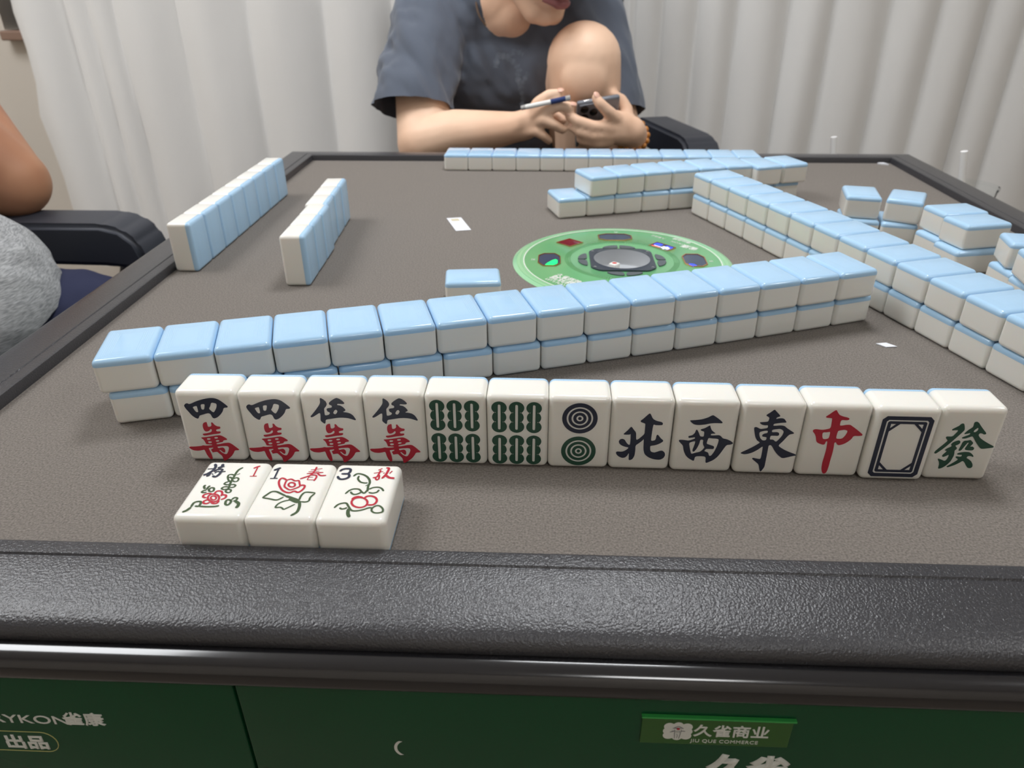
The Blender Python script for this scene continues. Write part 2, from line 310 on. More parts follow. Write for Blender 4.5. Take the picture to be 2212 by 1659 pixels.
# traced character outlines in millimetres on a tile face
GLYPHS={"G":{"four":[[[-11.46,35.48],[-10.55,36.58],[-9.55,36.87],[-8.38,36.22],[-4.38,38.19],[-0.64,39.48],[2.99,40.22],[5.32,40.19],[7.53,39.38],[9.57,37.55],[11.18,35.83],[11.71,35.03],[11.22,34.61],[9.32,34.43],[8.36,32.1],[6.75,30.15],[4.82,28.46],[3.04,27.73],[2.18,28.27],[1.86,29.5],[1.5,30.59],[0.51,31.06],[-0.97,30.67],[-2.99,29.94],[-4.49,29.49],[-5.24,27.96],[-5.8,27.45],[-6.91,27.93],[-8.54,29.4],[-9.79,31.71],[-11.05,33.86]],[[-7.25,34.62],[-4.87,35.41],[-4.63,34.81],[-4.61,31.96],[-4.97,31.48],[-5.69,31.47],[-6.36,32.33]],[[-2.56,36.27],[-0.67,36.58],[-0.33,36.12],[-1.17,33.39],[-1.87,33.03],[-2.76,33.36]],[[3.38,37.63],[5.75,37.06],[6.06,36.39],[5.56,34.49],[3.98,32.01],[3.3,31.45],[2.56,31.98],[1.31,33.72],[2.23,34.96]]],"wan":[[[-4.05,23.83],[-3.38,24.96],[-1.61,25.55],[-1.6,24.44],[-1.55,22.35],[-0.21,22.52],[0.7,23.38],[0.67,25.19],[1.43,25.21],[2.35,23.56],[3.65,22.75],[5.07,22.64],[5.0,21.46],[3.14,21.06],[2.32,20.48],[2.65,19.56],[4.11,19.67],[4.69,19.55],[4.55,18.7],[3.4,18.25],[0.7,17.9],[-2.05,17.27],[-4.53,16.84],[-5.34,17.47],[-5.17,18.04],[-3.32,18.29],[-1.06,18.85],[0.04,19.72],[0.23,20.85],[-0.31,21.17],[-1.07,20.26],[-1.89,19.67],[-3.13,19.42],[-3.96,20.19],[-4.27,21.87]],[[-6.92,15.59],[-4.47,15.79],[-1.49,16.29],[1.5,16.93],[3.72,17.26],[5.3,16.59],[7.32,14.93],[7.11,14.36],[5.13,14.03],[4.73,13.02],[2.72,12.54],[0.95,12.06],[0.95,11.35],[2.55,11.53],[5.59,12.32],[8.03,12.52],[9.56,11.41],[11.02,9.86],[12.65,8.17],[12.16,7.78],[10.08,7.67],[9.2,5.91],[7.66,3.82],[5.42,2.0],[3.38,0.71],[2.82,1.05],[2.53,3.84],[1.3,5.27],[0.29,6.56],[-0.96,6.38],[-2.36,6.05],[-2.55,7.07],[-2.95,7.64],[-2.63,8.08],[-1.43,8.69],[-1.46,9.27],[-2.46,9.1],[-4.07,8.91],[-3.73,7.33],[-3.19,4.72],[-3.09,2.37],[-3.48,1.54],[-3.98,1.47],[-5.01,2.62],[-5.87,4.8],[-6.23,6.97],[-6.57,7.84],[-8.11,7.36],[-10.13,7.02],[-12.53,7.25],[-14.06,8.23],[-14.61,9.23],[-14.07,9.54],[-11.11,9.69],[-7.63,10.13],[-6.58,10.59],[-5.41,10.33],[-3.43,10.52],[-1.7,10.7],[-1.48,11.29],[-3.3,11.33],[-4.75,11.35],[-4.99,12.78],[-5.66,14.48]],[[-3.65,14.96],[-2.98,15.34],[-1.56,15.21],[-1.82,14.34],[-3.2,14.03],[-3.7,14.38]],[[0.53,15.71],[1.13,16.12],[2.57,16.1],[2.38,15.24],[1.17,14.93],[0.49,15.2]],[[-3.51,12.96],[-2.71,13.35],[-1.29,13.16],[-1.57,12.23],[-2.95,11.97],[-3.48,12.39]],[[0.86,13.72],[1.78,14.23],[2.95,13.97],[2.59,13.25],[1.45,12.94],[0.84,13.21]],[[0.96,9.91],[2.83,10.24],[6.75,10.48],[7.3,9.34],[6.45,7.0],[5.29,5.08],[4.19,5.05],[2.64,6.03],[1.6,7.46],[1.77,7.9],[2.41,7.63],[3.64,6.2],[4.35,6.07],[4.81,6.96],[4.75,8.55],[3.91,9.4],[2.67,9.23],[1.64,8.85],[1.08,9.19]]],"five":[[[-5.01,40.87],[-4.52,41.01],[-3.35,40.24],[-2.12,38.93],[-1.73,37.46],[-2.24,36.24],[-3.56,34.72],[-3.61,32.96],[-3.68,30.64],[-2.99,30.51],[-1.52,30.96],[-0.73,31.93],[-1.07,32.6],[-1.96,32.99],[-2.32,34.21],[-1.95,34.89],[0.2,35.21],[0.74,35.76],[0.62,36.7],[-0.5,37.08],[-0.71,38.15],[0.75,39.52],[2.78,40.9],[3.74,41.18],[5.08,40.68],[6.56,39.51],[7.52,38.19],[7.15,37.64],[5.64,37.61],[3.79,37.76],[3.5,36.9],[5.29,36.66],[6.56,35.61],[7.66,34.01],[7.25,33.46],[6.26,33.03],[6.33,32.63],[7.84,32.52],[9.66,32.02],[11.16,30.82],[12.13,28.93],[12.46,28.11],[12.01,27.83],[10.65,28.35],[8.38,29.12],[5.12,29.38],[2.26,29.12],[-0.65,28.51],[-3.55,28.03],[-3.95,25.81],[-4.37,25.39],[-5.23,26.06],[-6.37,27.28],[-6.05,29.62],[-5.88,31.82],[-6.57,31.94],[-8.13,30.81],[-9.96,29.54],[-11.06,29.24],[-11.38,29.84],[-10.2,31.18],[-7.94,33.95],[-5.92,36.7],[-5.12,38.33]],[[2.66,34.31],[3.42,33.24],[2.44,31.59],[1.69,31.22],[0.78,31.96],[1.77,33.75]]],"north":[[[3.31,35.78],[3.91,35.26],[5.15,32.57],[7.11,31.3],[9.93,30.7],[10.55,29.95],[10.37,28.96],[8.63,28.81],[6.78,28.83],[5.81,29.29],[5.55,27.08],[5.4,23.52],[5.31,19.25],[6.17,19.04],[7.44,19.53],[7.8,20.66],[7.88,22.46],[8.43,22.97],[9.03,22.49],[10.32,20.72],[11.74,19.52],[11.44,18.72],[10.05,17.55],[7.9,16.48],[5.5,15.97],[5.25,15.62],[5.47,13.11],[6.22,12.09],[7.76,11.72],[9.03,12.28],[10.66,13.01],[11.98,13.04],[13.13,11.92],[13.47,10.32],[12.8,8.45],[11.01,7.29],[7.76,7.51],[4.81,8.71],[2.75,10.62],[1.98,13.02],[1.72,16.22],[1.61,20.29],[0.91,19.14],[-0.64,17.52],[-2.41,16.0],[-2.26,12.92],[-2.39,9.68],[-3.26,7.34],[-4.72,6.49],[-5.32,6.82],[-5.37,8.91],[-5.41,10.76],[-5.71,10.87],[-6.26,9.35],[-7.32,8.17],[-8.82,7.85],[-10.79,8.78],[-12.02,10.14],[-12.28,11.29],[-11.75,11.87],[-9.09,11.71],[-7.44,12.56],[-6.03,13.97],[-5.98,14.66],[-7.61,14.96],[-9.55,15.71],[-10.86,16.93],[-11.26,18.17],[-10.74,19.43],[-9.46,19.91],[-8.2,19.38],[-7.23,17.59],[-6.2,16.36],[-5.34,16.16],[-5.23,18.54],[-5.39,23.27],[-5.9,22.58],[-8.7,22.52],[-9.14,22.84],[-8.24,23.87],[-6.86,25.46],[-5.52,27.49],[-4.93,27.06],[-3.89,25.53],[-2.65,24.0],[-2.4,19.52],[-1.55,19.54],[0.17,21.38],[1.7,23.21],[1.64,26.1],[1.64,29.42],[0.96,29.84],[-0.75,30.46],[-0.99,31.12],[0.38,32.46],[2.05,34.46]]],"west":[[[-8.65,32.15],[-8.31,32.38],[-5.42,32.66],[-2.55,33.16],[0.22,34.31],[1.89,35.53],[2.77,35.77],[4.16,34.83],[6.39,33.14],[7.95,31.66],[7.67,31.06],[5.74,31.17],[3.73,31.12],[1.75,30.86],[-0.72,30.15],[-3.24,29.76],[-5.45,29.82],[-6.99,30.44]],[[-4.74,26.87],[-4.27,26.77],[-3.22,24.91],[-2.42,22.93],[-1.28,22.62],[-0.47,22.86],[-0.6,25.86],[-1.89,26.16],[-2.74,26.81],[-2.21,27.26],[-0.62,27.85],[0.89,28.98],[1.9,29.7],[2.22,28.57],[3.0,26.83],[4.25,25.64],[5.26,25.0],[4.55,24.76],[2.91,24.61],[2.93,23.72],[3.41,23.56],[5.06,23.66],[7.07,23.86],[8.05,23.4],[9.36,21.87],[11.45,21.47],[13.43,20.51],[14.79,19.42],[14.78,18.86],[13.75,18.27],[11.74,18.0],[10.71,16.05],[9.43,13.05],[7.93,10.26],[5.95,8.13],[2.78,6.31],[2.25,6.76],[2.0,10.34],[-0.57,10.62],[-3.55,10.32],[-3.76,7.65],[-4.35,7.52],[-6.78,8.97],[-8.49,10.77],[-9.85,13.72],[-10.51,16.89],[-11.74,18.22],[-13.06,19.76],[-12.63,20.45],[-10.48,20.39],[-7.84,20.0],[-6.24,20.71],[-4.75,21.42],[-5.04,22.31],[-6.39,21.99],[-8.03,21.72],[-8.44,22.45],[-7.98,22.91],[-6.37,23.39],[-5.24,24.86],[-5.03,26.2]],[[-7.6,18.77],[-5.74,19.6],[-4.51,19.85],[-4.51,18.62],[-4.97,16.12],[-5.39,14.06],[-4.91,13.15],[-4.12,13.63],[-3.05,15.71],[-2.26,18.45],[-2.08,20.81],[-1.07,20.95],[-0.43,20.51],[-0.52,19.16],[-0.32,17.81],[0.74,16.03],[-0.28,14.41],[-1.36,13.24],[-3.44,12.62],[-5.59,11.72],[-6.1,12.9],[-6.87,15.61]],[[1.93,22.14],[3.45,21.84],[5.86,21.78],[7.3,21.37],[7.29,19.35],[6.88,16.86],[5.99,13.65],[4.66,10.87],[3.63,10.84],[2.99,12.89],[1.71,13.43],[0.74,13.75],[1.49,15.25],[3.36,15.23],[5.41,15.23],[5.57,16.6],[5.18,17.04],[3.03,17.78],[1.47,18.42],[1.5,19.66]]],"east":[[[-0.4,40.39],[0.39,39.62],[3.08,36.79],[2.82,36.39],[1.28,35.7],[1.32,34.77],[2.47,35.19],[4.21,35.36],[5.39,34.99],[6.55,33.43],[6.64,32.9],[5.1,32.81],[2.5,32.4],[0.57,31.96],[0.44,30.75],[1.88,30.79],[4.06,31.1],[6.11,30.88],[7.7,29.44],[9.71,28.15],[11.63,26.84],[11.39,26.29],[9.45,25.84],[8.38,24.32],[7.01,21.83],[4.92,18.89],[6.37,17.68],[8.92,16.08],[11.88,14.76],[14.94,13.58],[14.94,12.94],[13.19,12.56],[11.04,11.8],[9.09,11.19],[7.94,11.24],[5.55,13.2],[3.53,15.67],[1.51,18.95],[0.58,19.06],[0.11,18.5],[0.16,16.14],[0.18,12.51],[0.2,8.84],[0.18,5.42],[-0.65,3.39],[-1.38,2.22],[-1.98,2.78],[-3.03,6.77],[-4.9,8.42],[-7.06,10.21],[-6.66,10.87],[-4.75,10.41],[-2.63,10.04],[-2.48,12.72],[-2.65,18.02],[-3.19,17.86],[-4.74,16.16],[-7.19,14.28],[-9.54,13.25],[-11.55,12.91],[-13.35,13.43],[-13.09,14.0],[-10.17,15.89],[-7.29,17.9],[-4.58,20.18],[-4.78,20.72],[-6.31,21.79],[-7.39,23.68],[-8.11,26.11],[-8.8,28.8],[-8.66,29.66],[-7.56,29.77],[-5.58,28.6],[-3.62,28.92],[-2.01,29.36],[-2.14,31.1],[-3.72,30.93],[-5.34,31.29],[-6.51,32.33],[-6.23,32.66],[-4.26,32.86],[-2.4,33.09],[-2.08,35.22],[-2.53,35.93],[-3.87,36.64],[-3.84,37.17],[-2.1,38.65]],[[-5.75,26.84],[-3.85,27.56],[-1.7,27.88],[-1.61,26.26],[-3.14,25.95],[-4.13,25.12],[-3.98,24.17],[-3.05,24.0],[-1.66,23.81],[-1.62,22.17],[-2.44,21.66],[-3.6,21.85],[-4.83,23.19],[-5.59,25.08]],[[0.29,28.33],[2.22,28.78],[4.18,29.1],[5.66,28.32],[6.34,27.26],[6.0,25.08],[4.98,23.15],[3.73,21.2],[3.04,21.32],[1.95,22.4],[0.04,22.35],[0.09,24.81],[1.99,24.85],[3.8,24.76],[4.36,25.45],[4.04,26.66],[2.97,27.04],[0.43,26.8]]],"center":[[[-2.71,41.22],[-2.26,40.66],[-0.69,38.34],[1.36,37.47],[3.44,36.99],[4.64,36.5],[4.7,35.71],[3.59,35.29],[0.69,35.49],[0.75,32.05],[2.07,32.08],[3.94,32.6],[5.91,32.69],[7.73,31.41],[10.37,29.46],[13.22,27.12],[13.04,26.44],[11.54,26.19],[8.87,26.2],[8.21,24.16],[6.78,22.49],[5.07,21.08],[2.79,20.21],[1.79,20.73],[0.95,22.08],[0.22,21.79],[0.51,19.33],[0.63,15.46],[0.41,10.98],[0.42,7.6],[0.2,4.17],[-0.39,2.58],[-1.48,2.26],[-2.36,3.25],[-3.06,5.8],[-3.32,9.2],[-3.08,13.7],[-2.96,17.59],[-3.29,22.52],[-4.07,22.5],[-4.35,20.58],[-5.32,20.34],[-7.98,21.32],[-8.97,22.39],[-9.62,25.09],[-10.65,26.96],[-11.84,28.28],[-11.64,29.22],[-10.51,29.65],[-7.3,29.19],[-5.17,29.64],[-3.28,30.35],[-3.59,34.86],[-3.77,36.31],[-4.79,36.42],[-6.81,36.64],[-7.02,37.16],[-5.62,38.37],[-4.2,39.96]],[[-6.48,27.87],[-4.82,27.9],[-3.09,28.35],[-2.95,26.33],[-3.09,24.3],[-4.2,23.73],[-5.76,23.69],[-6.46,25.17],[-6.77,27.05]],[[0.62,28.97],[1.98,29.35],[3.68,29.71],[5.22,29.21],[5.34,28.14],[4.7,25.97],[3.52,24.18],[0.63,24.11],[0.43,26.14]]],"fortune":[[[-4.88,34.98],[-4.29,34.78],[-3.54,32.98],[-3.07,31.16],[-3.81,29.74],[-5.02,27.76],[-6.99,24.65],[-8.74,21.97],[-10.57,19.49],[-12.62,17.09],[-13.37,16.51],[-14.09,16.83],[-13.91,17.84],[-12.78,19.66],[-10.83,22.36],[-9.45,24.49],[-9.86,25.02],[-10.94,26.31],[-10.71,27.08],[-7.84,27.04],[-6.92,28.8],[-6.05,30.44],[-6.38,30.98],[-7.53,30.95],[-9.05,30.7],[-9.23,31.34],[-7.78,32.45],[-6.32,33.56],[-5.75,34.64]],[[0.56,35.95],[1.54,36.19],[2.57,35.68],[3.72,34.21],[5.58,32.11],[7.91,29.69],[7.79,28.93],[6.94,28.8],[5.87,29.43],[4.78,29.51],[4.39,28.42],[5.55,26.92],[7.84,25.23],[10.88,23.44],[13.96,21.86],[13.9,21.2],[12.4,20.83],[8.66,20.14],[7.66,20.49],[6.1,22.11],[4.14,24.48],[2.31,27.06],[1.62,27.59],[0.54,27.02],[-1.33,26.1],[-2.92,26.07],[-3.08,26.61],[-1.88,27.4],[0.13,28.42],[0.32,28.97],[0.08,29.51],[-1.12,29.05],[-2.53,28.69],[-2.56,29.12],[-1.36,31.09],[0.42,32.85],[0.54,33.93],[0.34,35.2]],[[2.94,32.7],[3.44,32.06],[3.3,30.88],[2.36,29.88],[1.47,30.19],[1.63,31.16],[2.39,32.15]],[[-5.18,24.59],[-3.85,24.95],[-3.13,24.31],[-3.08,23.21],[-3.96,22.2],[-4.93,21.84],[-4.57,21.19],[-3.72,20.43],[-3.77,19.66],[-4.5,18.75],[-4.09,16.97],[-4.01,15.4],[-4.28,13.82],[-4.56,12.23],[-5.5,10.39],[-6.69,8.76],[-8.19,7.58],[-9.39,7.27],[-9.62,7.77],[-9.72,9.82],[-10.31,11.63],[-11.37,13.19],[-10.92,13.54],[-9.51,13.01],[-7.63,12.15],[-7.03,12.62],[-6.45,14.44],[-6.53,16.01],[-6.89,16.0],[-7.93,15.19],[-9.04,14.6],[-9.7,15.04],[-9.59,15.94],[-8.17,17.99],[-8.5,18.54],[-9.13,18.52],[-9.34,18.96],[-8.37,19.99],[-6.62,21.14],[-6.78,21.69],[-7.2,22.23],[-6.68,23.56]],[[-1.31,24.79],[0.44,24.94],[1.55,25.41],[3.43,23.59],[2.84,22.25],[2.33,21.25],[3.63,21.39],[4.62,20.75],[4.74,19.76],[4.13,19.07],[1.42,19.12],[0.31,19.53],[0.3,20.2],[0.65,21.76],[1.23,23.32],[0.84,23.86],[0.38,23.29],[-0.35,21.51],[-1.14,19.28],[-1.85,18.59],[-2.63,18.79],[-2.52,19.69],[-2.2,21.69],[-1.94,23.9]],[[-2.62,16.9],[-1.71,17.48],[0.84,18.03],[3.21,17.94],[4.79,16.86],[5.9,15.54],[5.67,15.09],[4.43,15.62],[3.0,15.58],[2.51,14.45],[3.91,13.69],[5.53,12.49],[6.85,10.48],[7.14,8.9],[6.29,8.07],[4.95,8.27],[3.71,9.72],[2.4,11.73],[1.23,12.61],[0.06,11.33],[-2.35,9.56],[-4.93,8.35],[-5.6,8.45],[-5.48,9.02],[-3.87,10.43],[-1.33,12.99],[-1.4,13.56],[-2.61,14.31],[-2.95,14.87],[-2.51,15.22],[-0.43,14.93],[0.09,15.62],[-0.19,16.29],[-1.36,16.26],[-2.55,16.34]]]},"F":{"plum":{"black":[[0.9,[[-13.71,14.12],[-10.85,14.58]]],[1.1,[[-11.74,18.4],[-10.54,16.23],[-10.63,12.96],[-12.46,10.04],[-13.86,9.28]]],[1.9,[[-11.77,17.66],[-11.12,17.68]]],[1.0,[[-11.05,11.87],[-11.18,9.02],[-12.09,8.64]]],[1.2,[[-7.84,18.54],[-7.42,16.35],[-9.07,15.01]]],[0.7,[[-8.99,15.38],[-6.12,16.39]]],[0.8,[[-9.56,11.93],[-8.78,13.75],[-6.78,14.19],[-5.72,13.14]]],[1.0,[[-9.13,8.75],[-7.38,8.11],[-6.31,10.26],[-6.29,13.48]]],[0.6,[[-8.92,10.88],[-8.0,12.34],[-6.79,12.03]]],[1.0,[[-6.79,12.03],[-4.16,12.48]]],[0.8,[[-10.05,10.48],[-9.13,9.81]]]],"red":[[0.8,[[8.48,15.47],[9.86,16.8],[11.22,17.58]]],[1.0,[[10.26,16.26],[10.57,9.29]]],[0.8,[[8.92,9.13],[12.26,9.36]]],[0.7,[[-0.62,-7.82],[-0.49,-8.38],[-0.57,-8.87],[-0.85,-9.2],[-1.28,-9.33],[-1.8,-9.24],[-2.34,-8.93],[-2.8,-8.47],[-3.13,-7.91],[-3.26,-7.35],[-3.18,-6.86],[-2.9,-6.53],[-2.47,-6.4],[-1.94,-6.49],[-1.4,-6.8],[-0.94,-7.26],[-0.62,-7.82]]],[0.8,[[0.76,-7.77],[0.99,-8.85],[0.78,-9.77],[0.17,-10.4],[-0.74,-10.65],[-1.83,-10.48],[-2.92,-9.91],[-3.86,-9.03],[-4.5,-7.97],[-4.74,-6.88],[-4.55,-5.94],[-3.94,-5.3],[-3.01,-5.04],[-1.91,-5.22],[-0.81,-5.81],[0.13,-6.7],[0.76,-7.77]]],[0.8,[[-5.21,-7.99],[-6.89,-7.41],[-7.16,-5.79],[-5.52,-4.74],[-3.75,-5.0]]],[0.8,[[-2.74,-4.97],[-2.29,-2.97],[-0.51,-2.74],[0.78,-4.18],[1.16,-6.46]]],[0.8,[[0.63,-6.15],[1.6,-5.46],[3.21,-5.89],[3.49,-7.67],[1.97,-9.01]]],[0.8,[[1.42,-9.68],[1.16,-11.6],[-0.57,-11.82],[-2.15,-10.45]]],[0.8,[[-3.88,-9.23],[-5.3,-10.25],[-4.85,-11.82],[-3.31,-12.08],[-2.3,-11.09]]]],"green":[[0.9,[[3.11,16.18],[1.7,14.14],[1.35,11.61],[1.43,9.13],[1.53,4.95],[1.99,1.55],[2.4,-1.13]]],[0.7,[[3.46,11.16],[2.16,10.04]]],[0.75,[[1.23,9.66],[-0.3,10.31],[-1.59,9.73],[-1.34,7.98],[0.01,5.59],[1.45,4.61],[1.3,6.68],[-0.07,8.02],[-0.78,7.65]]],[0.7,[[1.93,6.7],[2.8,7.78],[4.21,7.13],[4.39,5.23],[3.12,4.67],[1.9,5.66]]],[0.75,[[0.41,4.57],[-0.65,4.01],[-1.02,2.8],[0.49,2.17],[1.61,2.56]]],[0.75,[[2.36,2.24],[3.75,2.46],[4.79,1.65],[4.3,0.45],[2.78,0.06]]],[0.75,[[1.76,0.53],[0.04,0.63],[-0.95,-0.58],[0.27,-1.54],[1.58,-1.16],[2.38,-0.8]]],[0.75,[[2.4,-1.13],[3.89,-1.74],[4.11,-3.4],[2.74,-3.61],[1.68,-2.49],[2.4,-1.13]]],[0.9,[[-9.41,1.64],[-9.75,0.44],[-8.51,-1.53]]],[0.9,[[-7.13,1.21],[-7.61,-0.16],[-7.55,-1.83]]],[0.8,[[-7.41,-2.16],[-8.51,-2.53],[-9.13,-3.55],[-8.24,-4.18],[-6.74,-3.8]]],[0.8,[[-6.59,-2.13],[-6.03,-0.44],[-4.56,-0.72],[-4.07,-2.7],[-5.3,-3.25],[-6.59,-2.13]]],[1.1,[[-11.88,-18.48],[-10.31,-17.03],[-9.45,-14.83]]],[0.9,[[-9.45,-14.83],[-9.46,-11.99],[-8.32,-10.84],[-6.71,-10.78],[-6.12,-12.19],[-6.33,-14.08],[-8.06,-13.83]]],[0.9,[[-6.13,-14.08],[-2.42,-14.25],[1.1,-13.96],[2.95,-13.27]]],[0.9,[[7.05,-9.47],[5.4,-8.89],[4.76,-9.87],[5.32,-12.08],[6.66,-12.66],[7.26,-11.05],[7.05,-9.47]]],[0.8,[[7.01,-8.83],[7.68,-7.35],[9.12,-7.62],[9.15,-9.07],[8.04,-9.91]]],[1.2,[[8.78,-9.72],[10.98,-11.23],[11.48,-13.11],[11.07,-14.69]]]]},"spring":{"black":[[1.0,[[-13.25,14.2],[-11.95,15.33],[-10.47,16.48]]],[1.2,[[-11.22,15.36],[-10.98,7.91]]],[0.95,[[-12.91,7.69],[-9.36,7.97]]]],"red":[[0.6,[[4.54,15.32],[9.91,16.6]]],[0.6,[[3.88,13.75],[9.0,14.55]]],[0.65,[[3.41,12.21],[7.41,12.96],[11.2,13.56]]],[0.75,[[6.78,17.89],[6.77,15.24],[5.71,11.23],[3.51,9.34],[1.39,7.91]]],[0.75,[[8.36,12.85],[10.54,10.95],[13.21,11.2]]],[0.7,[[5.33,10.61],[5.02,7.3]]],[0.7,[[5.75,11.08],[8.1,11.17],[8.92,9.54],[8.49,6.54]]],[0.5,[[5.32,9.41],[7.3,9.48]]],[0.65,[[5.2,7.31],[8.24,7.42]]],[0.8,[[-4.58,6.65],[-6.25,7.93],[-7.56,8.03],[-7.97,5.94],[-7.03,3.03],[-4.86,-0.35],[-2.47,-2.26],[-0.2,-2.74],[1.56,-1.54],[3.39,-2.33],[4.54,-1.43],[5.36,0.6],[5.3,2.62],[4.07,3.15],[3.14,2.68]]],[0.7,[[-4.58,6.65],[-2.7,7.61],[-0.5,6.36],[1.25,6.57],[2.22,4.54],[3.0,2.24],[1.31,0.45],[-0.68,-0.63],[-2.84,0.58],[-4.18,1.98],[-4.55,4.29],[-4.57,6.36]]],[0.75,[[0.49,3.31],[0.56,2.67],[0.39,2.12],[-0.0,1.74],[-0.56,1.59],[-1.2,1.69],[-1.81,2.04],[-2.32,2.56],[-2.64,3.2],[-2.72,3.84],[-2.55,4.4],[-2.16,4.78],[-1.6,4.93],[-0.96,4.83],[-0.34,4.48],[0.17,3.95],[0.49,3.31]]]],"green":[[0.9,[[-11.6,-6.94],[-10.14,-4.24],[-8.83,-2.35],[-6.77,-2.13],[-4.21,-3.45],[-1.15,-5.3]]],[0.8,[[-11.51,-6.94],[-8.16,-7.51],[-5.47,-8.23],[-3.83,-7.9],[-2.02,-5.89]]],[1.2,[[-1.59,-5.04],[2.05,-6.58],[5.91,-8.36]]],[1.2,[[0.84,-7.17],[4.01,-8.98],[5.98,-9.72]]],[1.1,[[5.91,-8.36],[7.21,-12.11],[7.3,-16.36],[5.23,-19.05]]],[0.8,[[5.83,-8.09],[5.71,-5.33],[6.36,-2.78],[7.9,-2.02],[11.74,-2.44]]],[0.75,[[11.78,-2.58],[10.38,-5.71],[10.39,-8.19],[9.12,-9.2],[6.63,-9.02]]],[0.7,[[1.65,-8.11],[-0.72,-8.88],[-2.86,-10.87],[-3.36,-13.58],[-1.36,-13.37],[-0.12,-13.99],[0.81,-14.76],[2.43,-13.36],[4.8,-10.99]]]]},"autumn":{"black":[[1.0,[[-13.22,14.61],[-12.32,16.19],[-10.45,16.88],[-8.73,16.63],[-8.15,14.95],[-8.95,12.94],[-12.0,12.67]]],[1.0,[[-8.95,12.94],[-7.9,11.61],[-7.9,10.1],[-9.05,8.86],[-10.92,8.35],[-12.36,9.04],[-13.35,10.8]]]],"red":[[0.85,[[6.88,17.82],[5.18,16.21]]],[0.7,[[3.5,13.7],[7.77,15.23]]],[0.75,[[6.43,16.41],[6.07,13.64],[5.54,10.9],[3.72,10.08]]],[0.7,[[6.5,12.44],[6.74,9.44],[5.85,8.52],[4.94,10.27]]],[0.95,[[8.66,18.2],[9.97,18.09],[10.02,15.93],[9.39,12.55],[8.15,9.65]]],[0.75,[[8.07,13.71],[8.67,14.34]]],[0.85,[[12.05,15.85],[11.15,13.82]]],[1.1,[[9.39,12.55],[11.6,10.52],[14.2,10.17]]],[0.8,[[5.26,-8.55],[5.28,-9.92],[4.75,-11.09],[3.75,-11.9],[2.43,-12.22],[0.99,-12.0],[-0.36,-11.28],[-1.41,-10.17],[-2.01,-8.82],[-2.05,-7.45],[-1.53,-6.25],[-0.53,-5.42],[0.81,-5.09],[2.28,-5.32],[3.64,-6.06],[4.69,-7.2],[5.26,-8.55]]],[0.85,[[3.14,-5.34],[4.25,-4.05],[6.13,-3.84],[8.09,-4.88],[9.18,-6.77],[9.06,-8.68],[7.97,-10.08],[5.44,-10.31]]],[0.65,[[-2.49,-6.65],[-1.63,-5.1],[0.12,-4.34],[2.35,-4.95]]]],"green":[[0.9,[[-5.74,10.93],[-4.56,12.94],[-2.35,12.87],[0.37,11.31],[2.38,8.69],[3.13,6.06],[2.98,3.43],[3.49,-0.56]]],[0.8,[[-3.13,11.48],[-3.13,9.08],[-1.52,6.77],[0.46,5.96],[2.24,6.03]]],[0.7,[[1.68,3.67],[2.52,4.72]]],[0.8,[[-6.43,-2.63],[-5.11,-0.03],[-3.27,1.18],[-0.75,0.99],[0.93,-0.94],[2.34,-1.74],[3.07,0.56]]],[0.8,[[-4.39,-0.86],[-3.12,-2.5],[-1.62,-2.87],[-0.07,-1.97],[0.75,-0.95]]],[0.8,[[3.83,1.16],[5.49,2.51],[7.9,2.89],[9.69,1.95],[10.96,-0.0]]],[0.8,[[4.14,-1.11],[6.0,-1.6],[7.95,-0.82],[8.63,1.05]]],[0.8,[[-8.95,-12.99],[-7.91,-10.67],[-6.13,-9.52],[-4.24,-9.45],[-2.64,-11.82],[-0.65,-14.4],[1.77,-14.58],[4.3,-13.69],[6.72,-12.27],[8.11,-12.35]]],[0.8,[[-6.55,-12.63],[-5.48,-13.52],[-4.01,-13.2],[-3.19,-12.37]]],[1.3,[[-2.32,-13.14],[-1.84,-16.55],[-0.55,-19.1]]],[0.75,[[8.14,-12.48],[9.5,-10.83],[11.2,-10.77],[12.94,-12.57],[13.35,-14.67],[11.85,-15.65],[9.81,-15.59],[8.36,-14.33],[8.14,-12.48]]]]}},"H":[[155.2,73.5],[188.1,73.5],[220.9,74.2],[253.3,75.0],[285.7,74.8],[317.9,74.3],[349.9,74.0],[382.1,73.7],[414.6,73.0],[447.3,72.0],[479.6,71.3],[512.0,70.7],[544.9,70.8]]}
